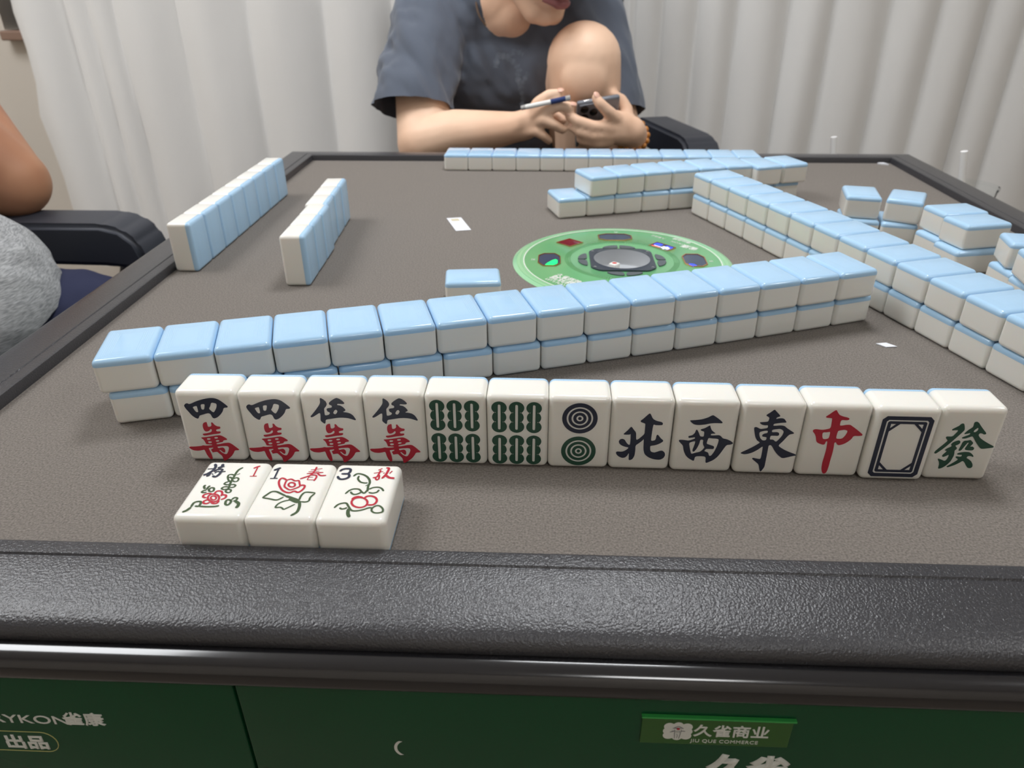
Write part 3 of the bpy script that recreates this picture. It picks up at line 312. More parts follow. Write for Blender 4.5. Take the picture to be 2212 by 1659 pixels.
L_={'near_top':[(87.0,130.5,16.0),(118.2,139.6,16.3),(149.4,148.8,16.6),(180.6,158.2,16.9),(211.7,167.7,17.1),(242.8,177.4,17.4),(273.8,187.2,17.7),(304.8,197.2,18.0),(335.7,207.3,18.2),(366.6,217.5,18.5),(397.4,227.9,18.8),(428.1,238.5,19.1),(458.9,249.2,19.3),(489.6,260.1,19.6),(520.2,271.1,19.9),(550.8,282.2,20.2)],
'near_bot':[(89.8,132.7,15.8),(121.1,141.6,16.1),(152.3,150.7,16.5),(183.5,160.1,16.8),(214.6,169.6,17.2),(245.7,179.3,17.5),(276.7,189.2,17.9),(307.6,199.2,18.2),(338.5,209.5,18.6),(369.3,219.9,18.9),(400.0,230.6,19.2),(430.7,241.4,19.6),(461.3,252.4,19.9),(491.9,263.6,20.3),(522.4,275.0,20.6),(552.8,286.5,21.0)],
'right_top':[(516.1,553.0,-67.9),(528.4,522.5,-68.3),(540.4,491.9,-68.8),(552.1,461.2,-69.3),(563.6,430.5,-69.7),(574.9,399.6,-70.2),(585.9,368.7,-70.6),(596.7,337.7,-71.1),(607.2,306.5,-71.6),(617.5,275.3,-72.0),(627.5,244.0,-72.5),(637.2,212.6,-73.0),(646.8,181.1,-73.4)],
'right_bot':[(516.6,549.2,-68.2),(528.5,519.3,-68.5),(540.3,489.3,-68.8),(551.8,459.2,-69.2),(563.2,429.1,-69.5),(574.4,398.9,-69.9),(585.3,368.6,-70.2),(596.2,338.3,-70.6),(606.8,307.9,-70.9),(617.2,277.5,-71.2),(627.5,246.9,-71.6),(637.5,216.3,-71.9),(647.4,185.6,-72.3),(657.2,155.0,-72.6)],
'far':[(211.3,769.4,-0.8),(243.4,768.9,-0.8),(275.4,768.5,-0.8),(307.5,768.1,-0.8),(339.6,767.7,-0.8),(371.6,767.2,-0.8),(403.7,766.8,-0.8),(435.8,766.4,-0.8),(467.8,766.0,-0.8),(499.9,765.6,-0.8),(532.0,765.1,-0.8),(564.0,764.7,-0.8),(596.1,764.3,-0.8)],
'mid_top':[(385.3,561.6,22.9),(416.1,574.1,21.3),(447.2,585.7,19.7),(478.6,596.5,18.2),(510.2,606.4,16.6),(542.2,615.4,15.0),(574.0,613.8,18.0),(605.3,624.4,19.5)],
'mid_bot':[(354.2,555.0,16.9),(384.9,564.4,16.9),(415.7,573.7,16.9),(446.5,583.1,16.9),(477.2,592.4,16.9),(508.0,601.8,16.9),(538.8,611.1,16.9),(569.5,620.4,16.9),(600.3,629.8,16.9)],
'left':[(13.0,375.5,90.2),(12.9,408.2,90.2),(12.8,441.0,90.2),(12.6,473.7,90.2),(12.5,506.4,90.2),(12.4,539.1,90.2),(12.2,571.9,90.2),(12.1,604.6,90.2)],
'left2':[(121.8,344.6,92.3),(120.5,376.7,92.3),(119.2,408.8,92.3),(115.0,441.1,93.3),(113.1,474.9,93.3),(111.1,508.6,93.3)]}

# ------------------------------------------------------------------ the room
X0,X1,Y0,Y1,YW=-1.75,2.75,-2.0,1.72,1.88
KC=1.065
def kx(x): return .33+(x-.33)*KC
FZ=-T
bm=B(); box(bm,(X0-.1,Y0-.1,FZ-.08),(X1+.1,YW+.1,FZ)); tag(obj('floor',bm,M['floor'],smooth=False),kind='structure')
bm=B(); box(bm,(X0-.1,Y0-.1,CEIL),(X1+.1,YW+.1,CEIL+.08)); tag(obj('ceiling',bm,M['ceil'],smooth=False),kind='structure')
bm=B(); box(bm,(X0-.1,Y0,FZ),(X0,YW,CEIL)); tag(obj('wall_left',bm,M['wall'],smooth=False),kind='structure')
bm=B(); box(bm,(X1,Y0,FZ),(X1+.1,YW,CEIL)); tag(obj('wall_right',bm,M['wall'],smooth=False),kind='structure')
bm=B(); box(bm,(X0-.1,Y0-.1,FZ),(X1+.1,Y0,CEIL)); tag(obj('wall_front',bm,M['wall'],smooth=False),kind='structure')
WX0,WX1,WZ0,WZ1=-1.13,1.6,.104,1.35
bm=B()
box(bm,(X0,YW,FZ),(WX0,YW+.14,CEIL)); box(bm,(WX1,YW,FZ),(X1,YW+.14,CEIL))
box(bm,(WX0,YW,FZ),(WX1,YW+.14,WZ0)); box(bm,(WX0,YW,WZ1),(WX1,YW+.14,CEIL))
tag(obj('wall_back',bm,M['wall'],smooth=False),kind='structure')
wf=B(); a=.05
for lo,hi in (((WX0,YW+.08,WZ0),(WX0+a,YW+.12,WZ1)),((WX1-a,YW+.08,WZ0),(WX1,YW+.12,WZ1)),((WX0,YW+.08,WZ1-a),(WX1,YW+.12,WZ1)),((WX0,YW+.08,WZ0),(WX1,YW+.12,WZ0+a)),((.25,YW+.08,WZ0),(.3,YW+.12,WZ1))):
    box(wf,lo,hi,.004)
win=tag(obj('window_1',wf,M['frame_slate'],smooth=False),kind='structure')
bm=B(); box(bm,(WX0+a,YW+.095,WZ0+a),(WX1-a,YW+.105,WZ1-a)); obj('pane',bm,M['pane'],win,False)
bm=B(); box(bm,(WX0+.005,YW-.035,WZ0-.024),(WX1+.03,YW+.078,WZ0),.004); tag(obj('trim_1',bm,M['sill'],smooth=False),'brown window sill behind the curtain',kind='structure')
bm=B(); box(bm,(X0,YW-.014,FZ),(X1,YW,FZ+.08),.003); tag(obj('baseboard_back',bm,M['sill'],smooth=False),kind='structure')

def curtain(name,x0,x1,valleys,label,z0=-.49,z1=1.6,edge=0,amp=.055,seed=0):
    x0,x1=kx(x0),kx(x1); valleys=[(kx(a),b) for a,b in valleys]; v=[x0]+[q for q in valleys if x0<q[0]<x1]+[x1]
    vx=[q[0] if isinstance(q,tuple) else q for q in v]; sh=[q[1] if isinstance(q,tuple) else .5 for q in v]
    n=int((x1-x0)/.006); nz=26; bm=B(); grid=[]
    def off(x):
        for i in range(len(vx)-1):
            if vx[i]<=x<=vx[i+1]:
                t=(x-vx[i])/(vx[i+1]-vx[i]); w=vx[i+1]-vx[i]
                s=sh[i]*(1-t)+sh[i+1]*t
                return -math.sin(PI*t)**(.95-.5*s)*min(.065,amp*(.35+w/.2*.5))
        return 0
    for j in range(nz+1):
        z=z0+(z1-z0)*j/nz; row=[]
        for i in range(n+1):
            x=x0+(x1-x0)*i/n
            sway=.006*math.sin(z*3+seed)+.007*noise.noise((x*3,z*1.6,seed))
            e=0
            if edge<0: e=math.exp(-(x-x0)/.02)*(.008*math.sin(z*11)+.006*math.sin(z*27+1))
            if edge>0: e=math.exp(-(x-x0)/.03)*(.006*math.sin(z*13)+.006*math.sin(z*31))
            y=Y1+off(x+sway*.6)+.010*noise.noise((x*9,z*2.3,seed+3))
            row.append(bm.verts.new((x+e,y,z)))
        grid.append(row)
    for j in range(nz):
        for i in range(n): bm.faces.new((grid[j][i],grid[j][i+1],grid[j+1][i+1],grid[j+1][i]))
    bmesh.ops.recalc_face_normals(bm,faces=bm.faces[:])
    r=bmesh.ops.solidify(bm,geom=bm.faces[:],thickness=.0015)
    o=obj(name,bm,M['curtain'],ang=80); tag(o,label,'curtain','white curtains along the back wall'); return o
c1=curtain('curtain',-.898,.485,[(-.775,.3),(-.716,1),(-.655,1),(-.515,.3),(-.35,.7),(-.175,.4),(-.02,.6),(.12,.5),(.25,.5),(.37,.5)],'white floor-length curtain hanging left of the person in the black T-shirt',edge=-1,seed=1)
c2=curtain('curtain',.497,2.05,[(.52,1),(.583,1),(.66,.2),(.745,.6),(.86,.2),(.955,.8),(1.08,.2),(1.185,.8),(1.29,.3),(1.375,.7),(1.52,.5),(1.66,.5),(1.8,.5),(1.92,.5)],'white curtain hanging behind the right side of the table',edge=1,seed=5)
bm=B(); tube(bm,[(-1.2,Y1-.01,1.625),(2.3,Y1-.01,1.625)],.012,12); box(bm,(-1.0,Y1-.02,1.60),(-.98,YW,1.63)); box(bm,(2.2,Y1-.02,1.60),(2.22,YW,1.63))
tag(obj('curtain_rail',bm,M['silver']),'metal rail carrying the white curtains along the back wall','curtain rail')
# lamps; the left and rear ceiling ones are unseen, added as fill light
for i,(x,y,s,zc,lb) in enumerate(((.45,.66,.38,LAMP_H,'square pendant lamp hanging over the mahjong table'),(2.0,-.1,.38,CEIL-.05,'square ceiling lamp right of the table'),(-1.15,.5,1.06,CEIL-.05,'added square fill light at the ceiling left of the table'),(.75,-1.35,.46,CEIL-.05,'added square fill light at the ceiling behind the near player'))):
    t=thing('pendant_lamp' if i==0 else 'ceiling_or_fill_lamp',(x,y,zc-.02),lb,'lamp',group='square lamps')
    bm=B(); h=s/2; fr=.02
    for lo,hi in (((x-h,y-h,zc-.015),(x-h+fr,y+h,zc+.05)),((x+h-fr,y-h,zc-.015),(x+h,y+h,zc+.05)),((x-h+fr,y-h,zc-.015),(x+h-fr,y-h+fr,zc+.05)),((x-h+fr,y+h-fr,zc-.015),(x+h-fr,y+h,zc+.05))): box(bm,lo,hi,.003)
    obj('housing',bm,M['lampbox'],t,False)
    bm=B(); box(bm,(x-h+fr,y-h+fr,zc),(x+h-fr,y+h-fr,zc+.01)); obj('diffuser',bm,M['diff'],t,False)
    if i==0:
        for sx in (-1,1):
            bm=B(); tube(bm,[(x+sx*.15,y,zc+.04),(x+sx*.15,y,CEIL)],.003,8); obj('hanging_cable',bm,M['lampbox'],t)
        bm=B(); box(bm,(x-h+fr,y-h+fr,zc+.012),(x+h-fr,y+h-fr,zc+.05)); obj('top_cover',bm,M['lampbox'],t,False)

# ------------------------------------------------------------------ the automatic mahjong table
S=.805; CX,CY=.4015,.397
tb=thing('mahjong_table',(S/2,S/2,FZ),'square automatic mahjong table with brown felt, black rim and green panels','table')
def ring_hole(bm,zt,zb,r,half=None,seg=64):
    o1=[(0,0),(S,0),(S,S),(0,S)]
    out=[]
    for i in range(4):
        a=o1[i];b=o1[(i+1)%4]
        for k in range(seg//4): out.append((a[0]+(b[0]-a[0])*k/(seg//4),a[1]+(b[1]-a[1])*k/(seg//4)))
    inn=[]
    for x,y in out:
        an=math.atan2(y-CY,x-CX); inn.append((CX+r*math.cos(an),CY+r*math.sin(an)))
    vs=[[bm.verts.new((x,y,z)) for x,y in q] for q,z in ((out,zt),(inn,zt),(inn,zb),(out,zb))]
    n=len(out)
    for a,b in ((0,1),(1,2),(2,3),(3,0)):
        for i in range(n): bm.faces.new((vs[a][i],vs[a][(i+1)%n],vs[b][(i+1)%n],vs[b][i]))
bm=B(); ring_hole(bm,0,-.006,.085); bmesh.ops.recalc_face_normals(bm,faces=bm.faces[:]); obj('felt_top',bm,M['felt'],tb,False)
prof=[(0,-.009),(0,.0062),(.0006,.0074),(.0020,.0079),(.0088,.0079),(.0092,.0074),(.0096,.0070),(.0104,.0070),(.0110,.0076),(.0116,.0077),(.022,.0066),(.034,.0051),(.0400,.0041),(.0430,.0031),(.0450,.0018),(.0463,.0002),(.0470,-.0014),(.0470,-.0030),(.0464,-.0046),(.0452,-.0055),(.0438,-.0058),(.03,-.009)]
def sided(i):     # rotate the near side (along x at y=0) to side i about the table centre
    return Matrix.Translation((S/2,S/2,0))@Matrix.Rotation(i*PI/2,4,'Z')@Matrix.Translation((-S/2,-S/2,0))
def sweep(bm,prof,i,x0=None,x1=None,cyc=True):
    mt=sided(i); A=[];Bv=[]
    for s,z in prof:
        A.append(bm.verts.new(mt@Vector((-s if x0 is None else x0,-s,z)))); Bv.append(bm.verts.new(mt@Vector((S+s if x1 is None else x1,-s,z))))
    n=len(prof)
    for k in range(n if cyc else n-1): bm.faces.new((A[k],A[(k+1)%n],Bv[(k+1)%n],Bv[k]))
    bm.faces.new(A[::-1]); bm.faces.new(Bv); bmesh.ops.recalc_face_normals(bm,faces=bm.faces[:])
for i in range(4):
    bm=B(); sweep(bm,prof,i); obj('rim_rail',bm,M['rim'],tb,ang=28)
def sq(v,p): return math.copysign(abs(v)**p,v)
bp=[(.030,-.0048)]+[(.0462+.0100*sq(math.cos(t),.8),-.0125+.0078*sq(math.sin(t),.8)) for t in [RAD(95-k*190/22) for k in range(23)]]+[(.030,-.0205)]
for i in range(4):
    bm=B(); sweep(bm,bp,i); obj('bumper_rail',bm,M['gloss'],tb,ang=60)
wp=[(.040,-.0150)]+[(.0455+.0058*math.cos(t),-.0195+.0055*math.sin(t)) for t in [RAD(90-k*180/12) for k in range(13)]]+[(.040,-.0250)]
for i in range(4):
    if i==0:
        for a,b in ((-.0505,.2024),(.2046,S+.0505)):
            bm=B(); sweep(bm,wp,0,a,b); obj('wood_strip',bm,M['wood'],tb,ang=60)
    else:
        bm=B(); sweep(bm,wp,i); obj('wood_strip',bm,M['wood'],tb,ang=60)
pn=[]
for i in range(4):
    mt=sided(i)
    for a,b in (((-.047,.2034),(.2046,S+.047)) if i==0 else ((-.047,S+.047),)):
        bm=B(); box(bm,(a,-.048,-.19),(b,-.040,-.0235),.0008,2,mt); pn.append(obj('green_panel',bm,M['green_panel'],tb,ang=50))
bm=B(); box(bm,(-.0395,-.0395,-.195),(S+.0395,S+.0395,-.045)); obj('table_body',bm,M['gloss'],tb,False)
bm=B(); box(bm,(.2,.2,-.66),(.6,.6,-.195),.01); obj('pedestal',bm,M['gloss'],tb,ang=50)
bm=B(); box(bm,(.06,.06,FZ),(.74,.74,-.66),.02); obj('pedestal_base',bm,M['gloss'],tb,ang=50)
# prints on the near panels
left_panel,centre_panel=pn[0],pn[1]
YP=-.0481
def panel_text(body,size,x,z,name,parent,sx=1,bold=0,material='print_white',align='LEFT',space=1,sz=1):
    me=text_mesh(body,size,name,.00008,bold,align,space)
    me.transform(Matrix.Translation((x,YP,z))@FACE_NEAR@Matrix.Diagonal((sx,sz,1,1))); return link(name,me,M[material],parent)
panel_text('RYKON',.0076,.0905,-.0553,'lettering',left_panel,1.36,.00006)
panel_text('雀康',.0088,.1236,-.0546,'lettering',left_panel,1.06,.00022)
panel_text('出品',.0098,.0912,-.0724,'lettering',left_panel,1.05,.0003)
bm=B(); pts=[(.060,YP,-.0615),(.1100,YP,-.0615)]+[(.1100+.0062*math.cos(t),YP,-.0683+.0068*math.sin(t)) for t in [PI/2-k*PI/10 for k in range(1,10)]]+[(.1100,YP,-.0751),(.060,YP,-.0751)]
tube(bm,pts,.00022,6); obj('outline',bm,M['gold_line'],left_panel)
pl=B(); box(pl,(.3738,-.0494,-.0517),(.4352,-.0482,-.0353),.0003); plate=obj('name_plate',pl,M['sign_green'],tb,False)
bm=B(); box(bm,(.3734,-.0500,-.0353),(.4362,-.0482,-.0343),.0002); obj('plate_edge',bm,M['sign_edge'],plate,False)
_y=YP; YP=-.0495
panel_text('久雀商业',.0078,.3953,-.0452,'lettering',plate,1.0,.00016)
panel_text('JIU QUE COMMERCE',.0029,.3948,-.0499,'lettering',plate,.98,0,space=1.08)
bm=B(); CI=((-.0036,.0028,.0023),(.0036,.0028,.0023),(-.0036,-.0028,.0023),(.0036,-.0028,.0023),(0,.0036,.0021),(0,-.0036,.0021),(-.0040,0,.0021),(.0040,0,.0021),(0,0,.0036)); outl=[]
for k in range(96):
    a=2*PI*k/96; ux,uz=math.cos(a),math.sin(a); best=0
    for dx,dz,rr in CI:
        q=rr*rr-(dx*uz-dz*ux)**2
        if q>0: best=max(best,dx*ux+dz*uz+math.sqrt(q))
    outl.append((.3889+best*ux,-.0433+best*uz))
prism(bm,outl,0,.00008)
bmesh.ops.transform(bm,matrix=Matrix.Translation((0,-.0494,0))@FACE_NEAR,verts=bm.verts[:]); em=obj('emblem',bm,M['print_white'],plate,False)
bm=B()
for p in ([(-.0016,.0026),(0,.0034),(.0016,.0026)],[(-.0022,.0021),(.0022,.0023)],[(-.0014,.0012),(-.0012,-.0012),(-.001,-.0044)],[(.0014,.0014),(.0012,-.001),(.0008,-.0044)],[(-.0026,.0002),(-.0012,.0004),(-.0032,-.0004)],[(.0014,.0004),(.003,.0004)],[(-.0008,.0006),(-.0006,-.0006)],[(0,.0006),(0,-.0006)],[(.0008,.0006),(.0006,-.0006)],[(-.0003,-.0014),(.0001,-.0026),(-.0001,-.004)]):
    tube(bm,[(.3889+x,-.0497,-.0433+z) for x,z in p],.00008,5)
obj('bird_drawing',bm,M['ink_black'],plate)
bm=B(); prism(bm,[(.3889+.0007*math.cos(2*PI*k/12),-.0414+.0005*math.sin(2*PI*k/12)) for k in range(12)],.0000,.0003); bmesh.ops.transform(bm,matrix=Matrix.Translation((0,-.0496,0))@FACE_NEAR,verts=bm.verts[:]); obj('red_dot',bm,M['ink_red'],plate,False)
YP=_y
panel_text('久雀',.0172,.4045,-.0746,'lettering',centre_panel,1.0,.0009)
bm=B(); cr=[(.2727+.0042*math.cos(t),-.0632+.0053*math.sin(t)) for t in [RAD(115+k*130/14) for k in range(15)]]+[(.2742+.0044*math.cos(t),-.0632+.0050*math.sin(t)) for t in [RAD(245-k*130/14) for k in range(15)]]
prism(bm,cr,0,.0001); bmesh.ops.transform(bm,matrix=Matrix.Translation((0,-.0481,0))@FACE_NEAR,verts=bm.verts[:]); obj('white_crescent_mark',bm,M['print_white'],centre_panel,False)

# centre console
def DZ(poly): return [(CX+x/1000,CY+y/1000) for x,y in poly]
bm=B(); lathe(bm,[(.0265,-.004),(.0265,.0016),(.0445,.0016),(.0465,.0022),(.0525,.0022),(.0540,.0016),(.0885,.0016),(.0885,-.004)],(CX,CY,0),96,close=True)
bmesh.ops.recalc_face_normals(bm,faces=bm.faces[:]); con=obj('console_disc',bm,M['disc'],tb,ang=30)
bm=B(); lathe(bm,[(.0886,-.004),(.0886,.0018),(.0920,.0019),(.0922,.0016),(.0926,.0016),(.0928,.0019),(.0955,.0017),(.0957,.0013),(.0961,.0013),(.0963,.0015),(.0985,.0008),(.0997,.0002),(.0997,-.0002),(.0886,-.004)],(CX,CY,0),96)
bmesh.ops.recalc_face_normals(bm,faces=bm.faces[:]); obj('console_edge',bm,M['disc_edge'],con,ang=30)
bm=B(); lathe(bm,[(.0893,.0018),(.0893,.0021),(.0901,.0021),(.0901,.0018)],(CX,CY,0),96); obj('white_ring_line',bm,M['print_white'],con)
bm=B()
for k in range(150):
    a0=2*PI*k/150; a1=a0+2*PI/150*.45
    if 0<((math.degrees(a0)+8)%90)<16: continue
    v=[bm.verts.new((CX+r*math.cos(a),CY+r*math.sin(a),.00225)) for r,a in ((.0468,a0),(.0522,a0),(.0522,a1),(.0468,a1))]; bm.faces.new(v)
for q in range(4):
    for rr in (.0470,.0485,.0500,.0515):
        for k in range(8):
            a0=RAD(q*90-8+k*2);a1=RAD(q*90-8+k*2+2)
            bm.faces.new([bm.verts.new((CX+r*math.cos(a),CY+r*math.sin(a),.00226)) for r,a in ((rr,a0),(rr+.0005,a0),(rr+.0005,a1),(rr,a1))])
bmesh.ops.recalc_face_normals(bm,faces=bm.faces[:]); obj('tick_ring',bm,M['disc_dark'],con,False)
octo=[(-76.7,-9.2),(-76.2,9.8),(-70.8,15.6),(-60.8,15.6),(-56,8),(-56,-10.8),(-60.4,-17.6),(-72,-17.8)]
def rot(poly,k):
    c,s=[(1,0),(0,1),(-1,0),(0,-1)][k%4]; return [(x*c-y*s,x*s+y*c) for x,y in poly]
def inset(poly,d):
    cx=sum(p[0] for p in poly)/len(poly);cy=sum(p[1] for p in poly)/len(poly)
    return [(cx+(x-cx)*(1-d/math.hypot(x-cx,y-cy)),cy+(y-cy)*(1-d/math.hypot(x-cx,y-cy))) for x,y in poly]
def bezel(name,poly,material,w=1.1,h=.0026,base=.0016):
    bm=B(); o=DZ(poly);i=DZ(inset(poly,w)); n=len(o)
    vs=[[bm.verts.new((x,y,z)) for x,y in q] for q,z in ((o,base),(o,h),(i,h),(i,base))]
    for a in range(3):
        for k in range(n): bm.faces.new((vs[a][k],vs[a][(k+1)%n],vs[a+1][(k+1)%n],vs[a+1][k]))
    bmesh.ops.recalc_face_normals(bm,faces=bm.faces[:]); obj(name,bm,M['copper'],con,False)
def slab(name,poly,material,h,base=.0015,ins=0):
    bm=B(); p=DZ(inset(poly,ins) if ins else poly); prism(bm,p,base,h); bmesh.ops.recalc_face_normals(bm,faces=bm.faces[:]); return obj(name,bm,M[material],con,False)
for k in range(4):
    p=rot(octo,k); slab('display_window',p,'dark_glass',.0020,ins=.9); bezel('window_bezel',p,'copper')
slab('green_light',[(-62.5,-15.0),(-59,-11),(-58.6,-3),(-60.5,0),(-64,-3.5),(-68,-10),(-70.5,-16.4),(-63,-16.2)],'led_green',.00215,.002)
slab('blue_light',[(60,-8),(64,-9),(66,-13),(62,-16),(58.5,-12)],'led_blue',.00215,.002)
dia=[(-59.4,47.8),(-46.2,60),(-33.2,48.2),(-46.4,36)]
dn=[(28.9,41.2),(38.6,51.6),(54.6,35.2),(44.2,24.6)]
for p,mm in ((dia,'red_glass'),(rot(dia,1),'red_glass'),(dn,'dark_glass'),(rot(dn,3) if 0 else [(x,-y) for x,y in dia],'red_glass')):
    pass
for p,mm in ((dia,'red_glass'),(dn,'dark_glass')):
    slab('display_window',p,mm,.0020,ins=.8); bezel('window_bezel',p,'copper',.8)
u=Vector((54.6-38.6,35.2-51.6)).normalized(); v=Vector((28.9-38.6,41.2-51.6)).normalized(); o0=Vector((38.6,51.6))
def dq(a0,a1,b0,b1): return [tuple(o0+u*a+v*b) for a,b in ((a0,b0),(a1,b0),(a1,b1),(a0,b1))]
slab('blue_light',dq(1.5,8.5,1.5,7.5),'led_blue',.00215,.002); slab('blue_light',dq(13,20.5,1.5,7),'led_blue',.00215,.002)
slab('white_light',dq(3,20,8.2,8.9),'led_white',.00216,.002); slab('red_light',dq(1.5,11,9.6,13),'led_red',.00215,.002)
def disc_text(body,size,x,y,ang,name,material='print_white',bold=0,sx=1):
    me=text_mesh(body,size,name,.00005,bold); me.transform(Matrix.Translation((CX+x/1000,CY+y/1000,.0017))@Matrix.Rotation(RAD(ang),4,'Z')@Matrix.Diagonal((sx,1,1,1))); return link(name,me,M[material],con)
disc_text('中',.0085,8.5-2.2+32.5,34.6,-45,'white_light','led_white',.0002).location.z+=.0006
disc_text('久雀棋牌',.0068,-61,-39.2,-45,'lettering',bold=.0001)
disc_text("就玩精彩",.0095,-66.8,-45.0,-45,'lettering',bold=.00018,sx=.95)
disc_text("LET'S PLAY",.0048,-70.2,-49.0,-45,'lettering',bold=.00005)
disc_text('雀康',.009,76.5,33.5,135,'lettering',bold=.00012)
disc_text('RYKON',.0042,66.5,45,135,'lettering',sx=1.2)
disc_text('康出品牌',.0052,72.5,52,135,'lettering',bold=.00005)
disc_text('久雀商业',.0042,49,64,135,'lettering')
disc_text('西',.0042,-82.6,2.0,-90,'lettering'); disc_text('北',.0042,3.4,84.6,180,'lettering'); disc_text('东',.0042,82.6,-2.0,90,'lettering')
fr=[(-29,-21.5),(-29,21.5),(-21.5,29),(21.5,29),(29,21.5),(29,-21.5),(21.5,-29),(-21.5,-29)]
bm=B(); n=64; outp=[];inp=[]
for k in range(n):
    a=2*PI*k/n; c,s=math.cos(a),math.sin(a); d=min(29/max(abs(c),1e-6),29/max(abs(s),1e-6),50.5/(abs(c)+abs(s)))
    outp.append((d*c,d*s)); inp.append((25.6*c,25.6*s))
vs=[[bm.verts.new((CX+x/1000,CY+y/1000,z)) for x,y in q] for q,z in ((outp,.0016),(outp,.0030),(inp,.0034),(inp,-.004))]
for a in range(3):
    for k in range(n): bm.faces.new((vs[a][k],vs[a][(k+1)%n],vs[a+1][(k+1)%n],vs[a+1][k]))
bmesh.ops.recalc_face_normals(bm,faces=bm.faces[:]); obj('dice_frame',bm,M['frame_slate'],con,ang=20)
bm=B()
for sx,sy in ((-1,1),(1,1),(-1,-1),(1,-1)):
    tube(bm,[(CX+(sx*25.6-1.2)/1000,CY+(sy*21-.8)/1000,.0033),(CX+sx*25.6/1000,CY+(sy*21+.8)/1000,.0033),(CX+(sx*25.6+1.2)/1000,CY+(sy*21-.8)/1000,.0033)],.00018,5)
obj('arrow_marks',bm,M['print_white'],con)
bm=B(); lathe(bm,[(.0256,.0034),(.0250,-.0005),(.0238,-.0090),(.0225,-.0105),(0,-.0105)],(CX,CY,0),64); obj('dice_well',bm,M['cup_grey'],con,ang=40)
bm=B(); lathe(bm,[(.0262,.0034),(.0252,.0052),(.0215,.0064),(.012,.0073),(0,.0076)],(CX,CY,0),64); obj('clear_cover',bm,M['clear'],con)
for x,y,a in ((10,-14,20),(-6,4,50)):
    bm=B(); box(bm,(-.004,-.004,-.0104),(.004,.004,-.0024),.0012,3); bmesh.ops.transform(bm,matrix=Matrix.Translation((CX+x/1000,CY+y/1000,0))@Matrix.Rotation(RAD(a),4,'Z'),verts=bm.verts[:]); d=obj('die',bm,M['die_white'],con)
    bm=B(); lathe(bm,[(.0022,0),(.0022,.00015),(0,.00015)],(CX+x/1000,CY+y/1000,-.0025),16); obj('die_pip',bm,M['die_red'],con)
bt=[[(-40,1),(-39.6,6),(-37.2,12),(-33.6,15.4),(-31.6,15.4),(-31.6,3.5),(-34,1)],[(-40,-1),(-39.6,-6),(-37.2,-12),(-33.6,-15.4),(-31.6,-15.4),(-31.6,-3.5),(-34,-1)]]
for k in range(4):
    for b in bt: slab('button',chaikin(rot(b,k),1),'button',.0026)

# ------------------------------------------------------------------ mahjong tiles
TW,TH,TD=.0320,.0440,.0217
def tile_meshes(lo,hi,axis,blue_pos):
    bm=B(); box(bm,lo,hi,.0032,6)
    co=[0,0,0]; no=[0,0,0]; no[axis]=1; cut=(hi[axis]-.0043) if blue_pos else (lo[axis]+.0043); co[axis]=cut
    out=[]
    for k,clear_out in enumerate((blue_pos,not blue_pos)):
        b2=bm.copy(); g=b2.verts[:]+b2.edges[:]+b2.faces[:]
        bmesh.ops.bisect_plane(b2,geom=g,plane_co=co,plane_no=no,clear_outer=clear_out,clear_inner=not clear_out)
        bmesh.ops.holes_fill(b2,edges=[e for e in b2.edges if len(e.link_faces)==1])
        bmesh.ops.recalc_face_normals(b2,faces=b2.faces[:])
        me=as_mesh(b2,('tile_body','tile_back')[k],True,40); me.materials.append((M['ivory'],M['blue'])[k]); out.append(me)
    bm.free(); return out
ME={'stand':tile_meshes((-TW/2,-TD/2,0),(TW/2,TD/2,TH),1,True),      # picture faces -y, blue back +y
    'down':tile_meshes((-TW/2,-TH/2,0),(TW/2,TH/2,TD),2,True),       # blue back up
    'up':tile_meshes((-TW/2,-TH/2,0),(TW/2,TH/2,TD),2,False)}        # picture up
def tile(kind,x,y,z,deg,label,group):
    t=thing('mahjong_tile',(x,y,z),label,'mahjong tile',RAD(deg),group)
    for nm,me in zip(('tile_body','tile_back'),ME[kind]):
        c=bpy.data.objects.new(nm,me); COL.objects.link(c); c.parent=t
    return t
def put(t,name,me,material):
    o=bpy.data.objects.new(name,me); me.materials.clear(); me.materials.append(M[material]); COL.objects.link(o); o.parent=t; return o
# hand of thirteen standing tiles
GL=GLYPHS['G']; FL=GLYPHS['F']; HAND=GLYPHS['H']
ONFACE=Matrix.Translation((0,-TD/2-.00006,0))@Matrix.Rotation(PI/2,4,'X')@Matrix.Diagonal((.001,.001,1,1))
def glyph(t,name,polys,material,key,sm=2):
    me=bpy.data.meshes.get('glyph_'+key)
    if not me: me=filled(polys,'glyph_'+key,.0001,sm); me.transform(ONFACE)
    return put(t,name,me,material)
def bamboo_poly(cx,cy,rx,hh):
    L_=[(-hh*.62,1.0),(0,.93),(hh*.62,1.0)]; ry=hh*.40; right=[]
    n=9
    for c,k in L_:
        for i in range(n):
            a=RAD(-62+124*i/(n-1)) if abs(c)<1e-6 else (RAD(-90+152*i/(n-1)) if c<0 else RAD(-62+152*i/(n-1)))
            right.append((rx*k*math.cos(a),c+ry*math.sin(a)))
    left=[(-x,y) for x,y in right[::-1]]
    return [(cx+x,cy+y) for x,y in right+left]
def slot(cx,cy,w,h): return [(cx+w*math.cos(a),cy+(h-w)*(1 if math.sin(a)>=0 else -1)+w*math.sin(a)) for a in [RAD(k*30+1) for k in range(12)]]
def circ(cx,cy,rx,ry,n=40): return [(cx+rx*math.cos(2*PI*k/n),cy+ry*math.sin(2*PI*k/n)) for k in range(n)]
WHO=['fourwan','fourwan','fivewan','fivewan','bam','bam','dot','north','west','east','center','white','fortune']
